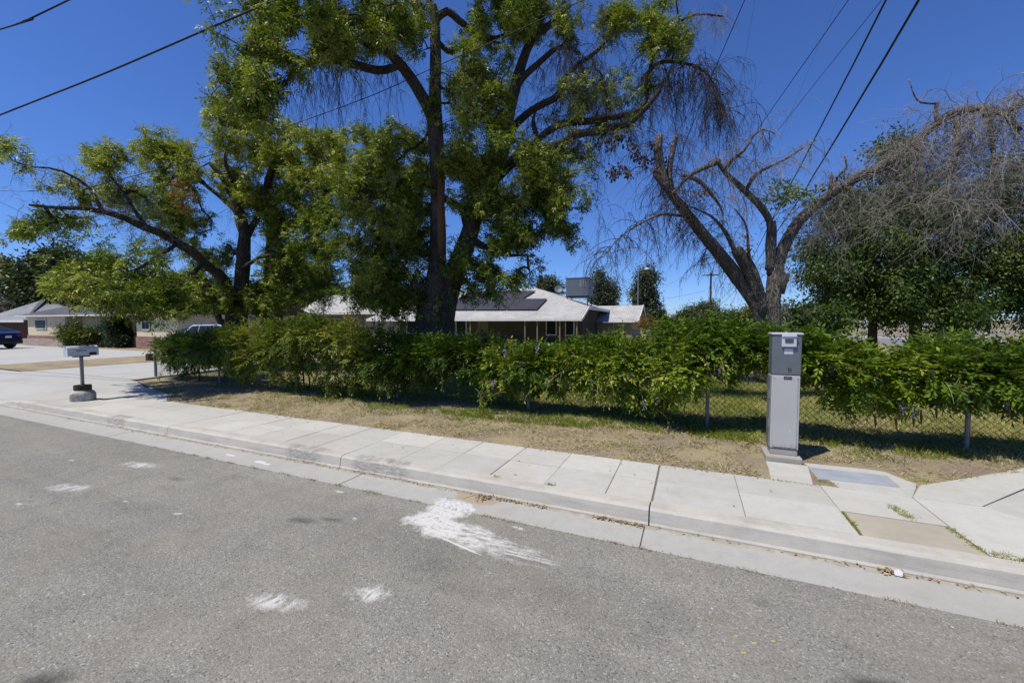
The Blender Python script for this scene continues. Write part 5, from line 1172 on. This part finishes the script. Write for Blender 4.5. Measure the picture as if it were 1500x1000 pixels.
broad('tallest dark broadleaf tree, behind the long drooping dead limb', [(1341, 540, tt - .6, 20), (1341, 495, tt - .6, 15), (1342, 455, tt - .6, 13), (1345, 380, tt - .6, 9), (1335, 280, tt - .6, 5), (1322, 210, tt - .6, 3)],
      [[(1343, 430, tt - .6, 8), (1390, 380, tt - .6, 5), (1420, 330, tt - .6, 3)], [(1344, 390, tt - .6, 7), (1300, 340, tt - .6, 4), (1290, 300, tt - .6, 2)]],
      [(1320, 212, 24, 22, 16.4, 1, .7), (1280, 222, 22, 10, 16.4, .6, .9), (1330, 255, 44, 30, 16.4, 1.2, .7), (1310, 300, 48, 36, 16.4, 1.5, 1), (1370, 310, 50, 44, 16.4, 1.6, 1), (1335, 360, 60, 44, 16.4, 1.8, 1.1), (1400, 370, 48, 44, 16.4, 1.6, 1), (1325, 420, 56, 40, 16, 1.6, 1.1), (1390, 430, 56, 38, 16.2, 1.6, 1.1), (1350, 462, 70, 18, 16.2, 1.2, 1.1), (1420, 462, 36, 16, 16.4, 1, 1)], 560, tt - .6)
broad('rightmost dark broadleaf tree, cut off by the right edge', [(1530, 540, tt, 20), (1528, 480, tt, 15), (1515, 400, tt, 10), (1500, 300, tt, 5)],
      [[(1520, 430, tt, 8), (1470, 380, tt, 5), (1450, 330, tt, 3)]],
      [(1455, 300, 40, 34, 17, 1.3, .6), (1500, 290, 40, 44, 17, 1.4, .8), (1470, 365, 44, 40, 17, 1.5, .9), (1520, 380, 50, 50, 17, 1.5, 1), (1475, 425, 40, 34, 16.8, 1.5, 1), (1520, 450, 50, 30, 17, 1.4, 1), (1450, 400, 26, 40, 17, 1, .7), (1480, 240, 30, 30, 17, 1, .5), (1560, 350, 60, 90, 17, 2, 1)], 430, tt)

# ================================================================ shrubs and far trees
def clump(name, label, cat, base, blobs, n, per, rad, L, W, leaf, gap=.05, group=None, droop=.2, twig='twig', stems=3, gscale=1.0, rb=.006):
    base = np.array(base, float)
    root = thing(name, label, cat, base, 0, group)
    T, _ = blob_points(blobs, n, gap, gscale, len(label))
    c = T.mean(0); limbs = []
    for i in range(stems):
        tgt = T[rng.integers(0, n)] * .5 + c * .5
        k = max(.05, np.linalg.norm(tgt - base) * .018)
        q = [(*base + rng.normal(0, k, 3) * (1, 1, 0), k * 1.0), (*(base * .6 + tgt * .4 + rng.normal(0, k * 2, 3)), k * .8), (*tgt, k * .35)]
        limbs.append(spline(np.array([np.r_[np.array(r[:3], float), r[3]] for r in q]), max(.15, k * 2)))
    mb = MB()
    for i, Lb in enumerate(limbs): limb_geo(mb, Lb, 7, .08, i)
    world_part(root, mb.make('trunk', M['bark'], smooth=True))
    P, Rr, Dn = connect(np.vstack([l[2:, :3] for l in limbs]), T, rbase=rb)
    V, Fc = tubes(P, Rr, 3); world_part(root, mesh_obj('twigs', V, Fc, M[twig]))
    V, Fc, ti = sprigs(T, Dn, per, rad, L, W, None, droop); world_part(root, mesh_obj('crown', V, Fc, M[leaf], tint=ti))
    return root
def foot(px, t): p = at(px, 480, t); return (p[0], p[1], .1)

clump('citrus_tree', 'small bushy citrus tree just behind the meter cabinet', 'tree', foot(1195, 11.5), [(1190, 470, 44, 30, 11.5, .8, 1), (1165, 485, 26, 26, 11.2, .6, .8), (1225, 475, 26, 22, 11.5, .6, .8), (1155, 452, 14, 12, 11.5, .4, .6)], 260, 34, .17, .10, .05, 'mul_leaf')
clump('flowering_bush', 'yellow-green bush against the left corner of the cream house wall', 'bush', (*on_ground(117, 505)[:2], .1), [(115, 493, 23, 12, 28, .8, 1), (100, 490, 9, 8, 28, .5, .7), (130, 490, 9, 8, 28, .5, .7)], 170, 34, .26, .16, .08, 'bush_leaf', twig='twig')
clump('dark_bush', 'tall dark bush by the door of the cream house', 'bush', (*on_ground(172, 504)[:2], .1), [(172, 484, 14, 17, 27.5, .8, 1), (166, 475, 9, 8, 27.5, .5, .8), (180, 492, 10, 10, 27.5, .5, .8)], 150, 34, .26, .16, .08, 'dark_leaf')
BG = 'trees behind the cream house'
for lab, leaf, b, n in (('yellow-green tree at the left edge behind the garage', 'bush_leaf', [(8, 408, 22, 20, 50, 4, 1), (-15, 405, 25, 24, 50, 4, 1), (25, 425, 20, 16, 50, 4, 1)], 300),
                        ('dark conifer-like tree beyond the garage roof', 'dark_leaf', [(50, 415, 26, 30, 47, 4, 1), (68, 400, 16, 22, 47, 3, 1), (40, 435, 30, 16, 47, 4, 1), (84, 380, 14, 20, 46, 3, .8)], 480),
                        ('dark tree rising behind the shingle roof of the cream house', 'dark_leaf', [(95, 410, 26, 34, 46, 4, 1), (120, 430, 40, 26, 46, 4, 1), (150, 425, 30, 30, 48, 4, 1)], 480),
                        ('dark tree behind the spreading left tree, right of the cream house', 'mul_leaf', [(320, 440, 50, 26, 46, 4, 1), (400, 440, 50, 24, 46, 4, 1), (260, 440, 40, 24, 46, 4, 1)], 520),
                        ('dark tree low over the left wing of the pale roofed house', 'mul_leaf', [(450, 430, 40, 26, 50, 4, 1), (505, 440, 24, 16, 50, 3, .8)], 300)):
    clump('background_tree', lab, 'tree', foot(b[0][0], b[0][4]), b, n, 30, .75, .42, .24, leaf, group=BG, rb=.012)
FT = 'far grey-green trees on the skyline'
for lab, leaf, b, n in (('narrow columnar grey-green tree behind the street lamp', 'euc_leaf', [(946, 410, 12, 18, 58, 1.2, 1), (944, 435, 14, 24, 58, 1.4, 1.3), (952, 458, 12, 16, 58, 1.2, 1), (953, 400, 7, 8, 58, .7, .6), (938, 425, 6, 14, 58, .7, .6)], 520),
                        ('two-lobed grey-green tree right of the rooftop cooler', 'euc_leaf', [(879, 415, 8, 18, 64, 1, 1), (877, 435, 10, 14, 64, 1, 1), (893, 428, 11, 18, 64, 1.2, 1), (888, 440, 16, 10, 64, 1.2, 1)], 430),
                        ('small grey-green tree top showing over the roof ridge', 'euc_leaf', [(801, 414, 11, 8, 60, 1, 1), (803, 424, 12, 10, 60, 1, 1), (820, 420, 6, 7, 60, .8, .6)], 220),
                        ('dark low tree right of the columnar tree', 'dark_leaf', [(962, 465, 9, 9, 52, .9, 1)], 120)):
    clump('skyline_tree', lab, 'tree', foot(b[0][0], b[0][4]), b, n, 26, .55, .34, .16, leaf, group=FT, rb=.012, droop=.6)
FO = 'far olive trees beyond the board fence'
for lab, leaf, b, n in (('pale olive tree around the base of the tall utility pole', 'olive_leaf', [(1018, 466, 20, 12, 66, 2, 1), (1040, 462, 22, 14, 66, 2, 1), (1034, 452, 10, 8, 66, 1.5, .8), (1055, 470, 16, 10, 66, 2, .8), (1008, 462, 8, 8, 66, 1.5, .6)], 380),
                        ('green tree left of the dying tree trunk on the skyline', 'olive_leaf', [(1090, 468, 26, 10, 60, 2, 1), (1072, 470, 14, 9, 60, 2, .8), (1098, 460, 16, 7, 60, 2, .8), (1125, 466, 30, 10, 60, 2, .8)], 380),
                        ('dark small tree between the pale olive and the columnar tree', 'dark_leaf', [(996, 470, 8, 8, 66, 1.2, 1), (973, 474, 9, 5, 66, 1.2, .8)], 140)):
    clump('olive_tree', lab, 'tree', foot(b[0][0], b[0][4]), b, n, 26, .6, .34, .18, leaf, group=FO, rb=.012)
clump('low_shrub', 'scrubby mixed shrub in front of the board fence', 'bush', foot(965, 24), [(965, 480, 14, 8, 24, .7, 1), (1010, 484, 30, 7, 24, .8, .7), (1060, 482, 26, 9, 24, .8, 1), (1098, 474, 18, 14, 24, .8, 1)], 260, 30, .24, .15, .08, 'bush_leaf')
clump('shrub', 'shrub with reddish dry tips at the gable end of the pale roofed house', 'bush', foot(948, 30), [(948, 474, 14, 5, 30, .6, 1)], 60, 26, .24, .15, .06, 'rust_leaf')

# ================================================================ wisteria vines on the fence
PROF = np.array([(218, 500, 530), (235, 492, 546), (250, 490, 549), (300, 489, 546), (318, 484, 540), (345, 474, 556), (380, 470, 566), (400, 466, 572), (430, 462, 580), (480, 460, 588), (520, 462, 588), (548, 476, 582), (600, 484, 575), (660, 484, 577), (705, 478, 582), (740, 494, 590), (780, 493, 587), (830, 488, 582), (870, 480, 588), (910, 478, 604), (950, 488, 618), (985, 497, 612), (1005, 492, 552), (1030, 486, 546), (1060, 490, 550), (1110, 492, 546), (1160, 492, 550), (1200, 492, 570), (1224, 499, 570), (1236, 524, 560), (1246, 502, 602), (1270, 500, 613), (1320, 498, 617), (1370, 497, 599), (1400, 495, 577), (1440, 500, 597), (1480, 505, 600), (1520, 503, 598), (1600, 503, 610), (1700, 505, 610), (1800, 508, 620)], float)
HU = np.array([on_line(x, 500, 6.95)[0] for x in PROF[:, 0]])
ZT = np.array([on_line(x, a, 6.95)[2] for x, a, b in PROF]) - np.interp(PROF[:, 0], [560, 640], [0, .12]); ZB = np.array([on_line(x, b, 6.75)[2] for x, a, b in PROF])
def vine(label, px0, px1, leaf, n, flowers, tb=.4, trailers=4, pods=0):
    u0, u1 = on_line(px0, 500, 6.95)[0], on_line(px1, 500, 6.95)[0]
    um = (u0 + u1) / 2
    root = thing('wisteria_vine', label, 'vine', (um, FD, .13), 0, 'wisteria vines trained along the fence')
    # compound leaves: a centre inside the rounded cross-section of the hedge, mostly near its skin
    u = rng.uniform(u0, u1, n); lump = np.array([mnoise.noise(Vector((x * 1.7, 3.0, 0))) for x in u]); lump2 = np.array([mnoise.noise(Vector((x * 3.1, 9.0, 0))) for x in u])
    a_ = rng.uniform(0, 2 * np.pi, n)
    lump3 = np.array([mnoise.noise(Vector((x * 4.3, 17.0, 0))) for x in u])
    lump4 = np.array([mnoise.noise(Vector((x * .95, 31.0, 0))) for x in u])
    zt = np.interp(u, HU, ZT) - .17 + .24 * lump2 + .10 * lump3 + .14 * lump4; zb = np.maximum(np.interp(u, HU, ZB) + .24 + .36 * lump3 + .30 * lump2, .24)
    hz = np.maximum(.15, (zt - zb) / 2); cz = (zt + zb) / 2; hy = (.42 + .14 * lump) * np.interp(u, [-12, -10.5, -5.5, -4, -2.8], [1, 1.9, 1.9, 1.3, 1]) * (.10 + .54 * (np.sin(a_) + 1)); fwd = np.interp(u, [-12, -10.5, -5.5, -4], [0, .25, .25, 0])
    rr = rng.random(n) ** .30
    P = np.stack([u, FD - .08 - fwd + np.cos(a_) * hy * rr * .8, cz + np.sin(a_) * hz * rr], 1)
    O = np.stack([rng.normal(0, .5, n), np.cos(a_), np.sin(a_)], 1)
    nm = max(4, int((u1 - u0) / .26)); mu = u0 + (np.arange(nm) + rng.random(nm)) * (u1 - u0) / nm
    mt = np.interp(mu, HU, ZT); mz0 = np.maximum(np.interp(mu, HU, ZB), .2); mr = rng.uniform(.20, .40, nm) * np.interp(mu, [-12, -10.5, -5.5, -4], [1, 1.25, 1.25, 1])
    lv = rng.random(nm) ** .55; mz = (mz0 + mr * .7 + .12) + lv * np.maximum(.02, mt - mr * .75 - .14 - (mz0 + mr * .7 + .12))
    my = FD - .05 - np.interp(mu, [-12, -10.5, -5.5, -4], [0, .3, .3, 0]) - rng.uniform(-.25, .42, nm) * (.45 + .75 * lv)
    pick = rng.choice(nm, n, p=mr ** 2 / np.sum(mr ** 2)); dd = unit(rng.normal(size=(n, 3)) + np.array((0, -.25, .25)))
    Q = np.stack([mu, my, mz], 1)[pick] + dd * (mr[pick] * rng.random(n) ** .35)[:, None] * np.array((1.15, 1, .85))
    usem = rng.random(n) < .66; P = np.where(usem[:, None], Q, P); O = np.where(usem[:, None], dd, O)
    g = np.array([mnoise.noise(Vector(p * 2.2)) for p in P]); g2 = np.array([mnoise.noise(Vector(p * 1.1 + 7)) for p in P])
    keep = (g > -.30) & (g2 > -.42) & (P[:, 2] > .2); P = P[keep]; O = O[keep]; g2 = g2[keep]; m = len(P)
    # rachis: out from the core, then arching down
    D = unit(O * .9 + rng.normal(0, .42, (m, 3)) + np.array((0, 0, .22)))
    k = 6; ln = rng.uniform(.17, .30, m); R_ = np.empty((m, k + 1, 3)); R_[:, 0] = P; d = D.copy()
    for i in range(k):
        d = unit(d + np.stack([np.zeros(m), np.zeros(m), np.where(O[:, 2] > .1, -.06, -.17)], 1)); R_[:, i + 1] = R_[:, i] + d * (ln / k)[:, None]
    side = unit(np.cross(D, (0, 0, 1.0)) + 1e-4); Pl = []; Dl = []; Nl = []; Tl = []; ci = np.clip(tb + .02 + g2 * .55 + rng.normal(0, .12, m), 0, .93)
    young = (rng.random(m) < .10) * (g2 > .12) > 0; ci = np.where(young, np.clip(ci + .4, 0, 1), ci)
    for i in range(1, k + 1):
        ax = unit(R_[:, i] - R_[:, i - 1])
        for s in ((-1, 1) if i < k else (0,)):
            Pl.append(R_[:, i]); Dl.append(unit(side * s * .9 + ax * .55 + np.array((0, 0, -.18)) + rng.normal(0, .22, (m, 3)))); Nl.append(unit(np.cross(side, ax) * -1 + rng.normal(0, .3, (m, 3)) + np.array((0, 0, .4)))); Tl.append(np.clip(ci + rng.normal(0, .07, m), 0, 1))
    Pl = np.vstack(Pl); q = len(Pl)
    V, Fc = leaf_geo(Pl, np.vstack(Dl), np.vstack(Nl), rng.uniform(.06, .105, q), rng.uniform(.023, .037, q))
    world_part(root, mesh_obj('foliage', V, Fc, M[leaf], tint=np.concatenate(Tl)))
    # woody stems along the top rail, uprights and trailing shoots
    mb = MB()
    for j in range(3):
        q_ = [(x, FD + rng.normal(0, .08), np.interp(x, HU, ZT) * .5 + .5 * np.interp(x, HU, ZB) + rng.normal(.1, .12), .014) for x in np.linspace(u0, u1, 9)]
        limb_geo(mb, spline(q_, .15), 6, .1, j)
    for j in range(int((u1 - u0) / 1.6) if px1 < 1010 else 0):
        x = rng.uniform(u0 + .2, u1 - .2); q_ = [(x, FD - .05, .1, .022), (x + rng.normal(0, .06), FD - .03, .45, .02), (x + rng.normal(0, .2), FD - .05, .95, .014)]
        limb_geo(mb, spline(q_, .1), 7, .15, j)
    world_part(root, mb.make('stem', M['wood_dark'], smooth=True))
    S = []; n2 = trailers
    for j in range(n2):
        x = rng.uniform(u0 + .1, u1 - .1); z = np.interp(x, HU, ZB) + rng.uniform(.15, .5); p = np.array((x, FD - .48, z)); d = unit(np.array((rng.normal(0, .6), -.55, rng.uniform(-.1, .6)))); c = []
        for i in range(9):
            c.append(p.copy()); d = unit(d + np.array((rng.normal(0, .12), .03, -.24))); p = p + d * rng.uniform(.045, .075); p[2] = max(p[2], .16)
        S.append(c)
    S = np.array(S); V, Fc = tubes(S, np.linspace(.0045, .002, 9)[None].repeat(n2, 0), 4)
    world_part(root, mesh_obj('shoot', V, Fc, M['vine_stem']))
    T = S[:n2, 3:].reshape(-1, 3); T = T[rng.random(len(T)) < .55]
    if len(T):
        V, Fc, ti = sprigs(T, np.tile((0, -.2, -1.0), (len(T), 1)), 5, .045, .062, .024, np.full(len(T), .62), .5)
        world_part(root, mesh_obj('young_leaves', V, Fc, M['vine_leaf'], tint=ti))
    k = rng.choice(m, max(8, m // 55), replace=False); T = R_[k, 3]
    V, Fc, ti = sprigs(T, rand_dirs(len(T), -.6), 7, .05, .07, .022, None, .9); world_part(root, mesh_obj('dry_leaves', V, Fc, M['rust_leaf'], tint=ti * .8))
    k = rng.choice(m, max(10, m // 70), replace=False)
    V, Fc = tubes(R_[k] + (R_[k] - R_[k][:, :1]) * .9, np.linspace(.0045, .0015, R_.shape[1])[None].repeat(len(k), 0), 4); world_part(root, mesh_obj('runner', V, Fc, M['vine_stem']))
    for (x, y) in flowers:
        p = on_line(x, y, 6.66); nb_ = 46; zz = rng.random(nb_); q = p + np.stack([rng.normal(0, .022, nb_) * (1.15 - zz), rng.normal(0, .022, nb_) * (1.15 - zz), .07 - zz * .16], 1)
        V, Fc = leaf_geo(q, rand_dirs(nb_, -.3), rand_dirs(nb_), rng.uniform(.018, .028, nb_), rng.uniform(.016, .022, nb_))
        world_part(root, mesh_obj('flower_cluster', V, Fc, M['flower'], tint=rng.random(nb_)))
    for j in range(pods):
        x = rng.uniform(u0 + .1, u1 - .1); z = np.interp(x, HU, ZB) + .03; y = FD - .42 + rng.normal(0, .06)
        b = MB(); limb_geo(b, spline([(x, y, z + .06, .003), (x, y, z, .010), (x + .006, y, z - .06, .013), (x + .008, y, z - .13, .004)], .03), 6, .1, j)
        world_part(root, b.make('seed_pod', M['pod'], smooth=True))
vine('leftmost vine over the fence end, dark and ragged with gaps showing the drive', 232, 352, 'vine_leaf', 2668, [], .28, 5)
vine('bulging yellow-tinged vine at the left, the tallest of the hedge', 345, 556, 'vine_leaf_y', 3480, [], .42, 4)
vine('deep shaded vine under the tallest ash trunk', 548, 722, 'vine_leaf', 2552, [], .25, 5)
vine('vine with pale trailing shoots and a few flowers right of the big trunk', 714, 868, 'vine_leaf', 2204, [(740, 517), (762, 535), (722, 562), (787, 511), (801, 557), (867, 562)], .42, 7)
vine('thick bright green flowering vine hanging almost to the ground at mid fence', 862, 1006, 'vine_leaf', 2204, [(914, 522), (954, 529), (987, 532), (917, 552), (962, 584), (943, 592), (975, 540)], .46, 5)
vine('vine between the bare fence post and the meter cabinet', 1000, 1232, 'vine_leaf', 2436, [(1054, 541), (1015, 551), (1218, 538)], .44, 6)
vine('rightmost dense vine with hanging brown pods and purple flowers', 1240, 1800, 'vine_leaf', 4176, [(1364, 544), (1322, 598), (1338, 602), (1475, 587)], .44, 6, pods=16)
T, _ = blob_points([(1240, 548, 8, 8, 6.6, .1, 1)], 8)
V, Fc, ti = sprigs(T, rand_dirs(8, -.4), 9, .07, .06, .03)
tag(mesh_obj('dry_sprig', V, Fc, M['rust_leaf'], tint=ti), 'dry orange-brown leaf sprig in the gap of the hedge right of the cabinet', 'dry sprig')

# ================================================================ grass, weeds, litter
def blades(P, Hh, Wd, lean=.5):
    n = len(P); az = rng.uniform(0, 2 * np.pi, n); s = np.stack([np.cos(az), np.sin(az), np.zeros(n)], 1)
    d = unit(np.stack([rng.normal(0, lean, n), rng.normal(0, lean, n), np.ones(n)], 1))
    w = s * Wd[:, None] / 2
    mid = P + d * Hh[:, None] * .55; tip = P + d * Hh[:, None] + np.stack([d[:, 0], d[:, 1], -.3 * np.hypot(d[:, 0], d[:, 1])], 1) * Hh[:, None] * .35
    V = np.stack([P - w, P + w, mid + w * .7, tip, mid - w * .7], 1)
    return V.reshape(-1, 3), np.arange(n * 5).reshape(n, 5)
def scatter(n, x0, x1, y0, y1, f):
    out = []
    while len(out) < n:
        x, y = rng.uniform(x0, x1), rng.uniform(y0, y1)
        if y > edge_y(x) + .02 and not (.7 < x < 2.1 and y < 5.95 - max(0, x - 1.9)) and rng.random() < f(x, y): out.append((x, y, .145 + zn(x, y)))
    return np.array(out)
nz2 = lambda x, y, s, o=0.0: mnoise.fractal(Vector((x * s + o, y * s, 0)), 1.0, 2.0, 3)
P = scatter(70000, -13.5, 7.5, 5.03, 8.6, lambda x, y: max(0, min(1, .42 + nz2(x, y, 1.5) * 1.5)) * (1.0 if x > -9 else .5))
V, Fc = blades(P, rng.uniform(.02, .07, len(P)), rng.uniform(.006, .014, len(P)), 3.5)
tag(mesh_obj('dry_grass', V, Fc, M['straw'], tint=np.clip(rng.random(len(P)) * .8 + (rng.random(len(P)) < .06) * .3, 0, 1)), 'dry straw-coloured grass stubble covering the verge soil', 'grass', kind='stuff')
P = scatter(85000, -9, 10, 5.7, 12.9, lambda x, y: max(0, min(1, (y - 6.25) * .9 + nz2(x, y, .9, 5) * 1.5)) * (1.15 if -4.5 < x < 1.4 else .6))
hgt = rng.uniform(.03, .12, len(P)); ti = np.clip(np.array([.35 + nz2(x, y, .8, 11) * .55 for x, y, z in P]) + rng.normal(0, .14, len(P)) + np.where(P[:, 0] > 1.2, .3, 0), 0, 1)
V, Fc = blades(P, hgt, rng.uniform(.005, .010, len(P)), .6)
tag(mesh_obj('lawn_grass', V, Fc, M['grass'], tint=ti), 'patchy green and yellow grass growing behind the fence', 'grass', kind='stuff')
B_ = []
for (xa_, xb_, ya_, yb_, k_) in ((-4.2, -1.4, 6.25, 6.75, 5200), (-1.4, .9, 6.45, 6.95, 3000), (-8.5, -4.2, 6.15, 6.6, 1800), (1.6, 4.5, 6.5, 7.0, 2600)):
    for _ in range(k_):
        x = rng.uniform(xa_, xb_); y = rng.uniform(ya_, yb_)
        if nz2(x, y, 1.6, 3) > -.12: B_.append((x, y, .142 + zn(x, y)))
P = np.array(B_); V, Fc = blades(P, rng.uniform(.03, .11, len(P)), rng.uniform(.005, .010, len(P)), .55)
tag(mesh_obj('fence_grass', V, Fc, M['grass'], tint=np.clip(rng.normal(.42, .18, len(P)), 0, 1)), 'bright green fringe of longer grass along the foot of the fence', 'grass', kind='stuff')
# weeds in cracks and along the gutter lip
W_ = []
def line_weeds(p0, p1, n, wd, z):
    p0 = np.array(p0); p1 = np.array(p1); s = rng.random(n)[:, None]
    q = p0 + (p1 - p0) * s + rng.normal(0, wd, (n, 2)); W_.append(np.column_stack([q, np.full(n, z)]))
g2_ = lambda x, y, z=.15: on_ground(x, y, z)[:2]
line_weeds(g2_(1233, 748), g2_(1257, 778), 260, .012, .14); line_weeds(g2_(1386, 770), g2_(1440, 808), 420, .016, .14)
line_weeds(g2_(1306, 742), g2_(1336, 760), 190, .030, .15); line_weeds(g2_(1455, 812), g2_(1495, 818), 420, .03, .14)
line_weeds(g2_(1340, 700), g2_(1362, 706), 260, .05, .14); line_weeds(g2_(1196, 702), g2_(1225, 709), 130, .02, .14); line_weeds(g2_(1130, 702), g2_(1200, 712), 130, .012, .14)
line_weeds(g2_(800, 709), g2_(814, 711), 60, .01, .15); line_weeds(g2_(722, 697), g2_(732, 699), 30, .01, .15)
for x, y in ((1100, 838), (1315, 880), (548, 722), (605, 736), (455, 702), (540, 720), (500, 710), (378, 683), (345, 676), (425, 693), (310, 670), (290, 666), (745, 764), (1490, 915), (900, 795), (937, 804), (715, 758)):
    p = on_ground(x, y, 0); p[1] = GUT - .004; line_weeds(p[:2] - np.array((.08, 0)), p[:2] + np.array((.08, 0)), 60, .010, 0.0)
line_weeds((-8, GUT - .003), (1.5, GUT - .003), 600, .006, 0.0)
L_ = [w for w in W_ if w[0, 2] < .01]; W_ = [w for w in W_ if w[0, 2] >= .01]
P = np.vstack(L_); V, Fc = blades(P, rng.uniform(.008, .032, len(P)), rng.uniform(.003, .006, len(P)), .8)
tag(mesh_obj('dry_weeds', V, Fc, M['straw'], tint=np.clip(rng.normal(.3, .3, len(P)), 0, 1)), 'dry weeds growing along the seam between gutter and asphalt', 'weeds', kind='stuff')
for x, y in ((1355, 665), (1300, 655), (1250, 672), (1130, 560), (840, 655), (665, 626), (1190, 672), (1080, 640), (930, 658), (1190, 640)):
    p = g2_(x, y); line_weeds(p - .05, p + .05, 60, .05, .14)
for _ in range(46):
    x = rng.uniform(-6.5, 3.2); y = 5.15 + rng.random() ** .6 * 1.7
    if y > edge_y(x) + .05 and not (.7 < x < 2.1 and y < 5.95): line_weeds((x - .08, y), (x + .08, y), int(rng.uniform(30, 110)), rng.uniform(.03, .09), .146)
P = np.vstack(W_); V, Fc = blades(P, rng.uniform(.008, .038, len(P)), rng.uniform(.003, .006, len(P)), .8)
tag(mesh_obj('weeds', V, Fc, M['grass'], tint=rng.uniform(.25, 1, len(P))), 'small weeds sprouting from pavement cracks and the gutter lip', 'weeds', kind='stuff')
C_ = []
for _ in range(170):
    x = rng.uniform(-10.5, 4); y = 5.06 + rng.random() ** .7 * 2.0
    if y < edge_y(x) + .03 or (.7 < x < 2.1 and y < 5.95): continue
    k = int(rng.uniform(14, 44)); q = np.column_stack([rng.normal(x, .035, k), rng.normal(y, .035, k), np.full(k, .148 + zn(x, y))]); C_.append(q)
P = np.vstack(C_); V, Fc = blades(P, rng.uniform(.03, .085, len(P)), rng.uniform(.004, .008, len(P)), .9)
tag(mesh_obj('straw_tufts', V, Fc, M['straw'], tint=rng.random(len(P))), 'small upright tufts of dead straw dotted over the verge', 'grass', kind='stuff')
# fallen leaves in the gutter
Ls = []
for (x0, x1, n, wd) in ((700, 715, 60, .05), (715, 800, 110, .018), (870, 945, 120, .02), (1290, 1330, 60, .025), (100, 130, 30, .03), (165, 330, 90, .03), (330, 520, 70, .02), (520, 700, 60, .02), (960, 1500, 60, .012)):
    for _ in range(n):
        x = rng.uniform(x0, x1); u = on_line(x, 700, 3.735)[0]; Ls.append((u, 3.735 - abs(rng.normal(0, wd)), .012 + rng.random() * .014))
for _ in range(2600):
    x = rng.uniform(-11, 4); y = rng.uniform(5.06, 7.4)
    if y > edge_y(x) + .03 and not (.7 < x < 2.1 and y < 5.95): Ls.append((x, y, .152 + zn(x, y) + rng.random() * .012))
for _ in range(30): Ls.append((rng.uniform(-8, 1.1), rng.uniform(3.98, 5.0), .158))
for _ in range(260): Ls.append((rng.uniform(-9.5, 1.2), WALK - abs(rng.normal(0, .03)), .157))
Ls = np.array(Ls); n = len(Ls)
V, Fc = leaf_geo(Ls, unit(np.stack([rng.normal(size=n), rng.normal(size=n), rng.normal(0, .25, n)], 1)), rand_dirs(n, 2.0), rng.uniform(.018, .042, n), rng.uniform(.010, .020, n))
tag(mesh_obj('leaf_litter', V, Fc, M['litter'], tint=rng.random(n)), 'dry fallen leaves gathered along the foot of the kerb', 'leaves', kind='stuff')
# paper scrap
p = on_ground(1308, 831, .02); p[1] = 3.69; p[2] = .012
b = MB(); b.add([p + np.array(q) for q in ((-.022, 0, .0), (.02, -.01, .004), (.026, .012, .03), (.0, .016, .042), (-.024, .012, .028))], [(0, 1, 2, 3, 4)])
o = b.make('paper_scrap', M['paper']); s = o.modifiers.new('thick', 'SOLIDIFY'); s.thickness = .003
tag(o, 'crumpled white paper scrap lying against the kerb', 'litter')
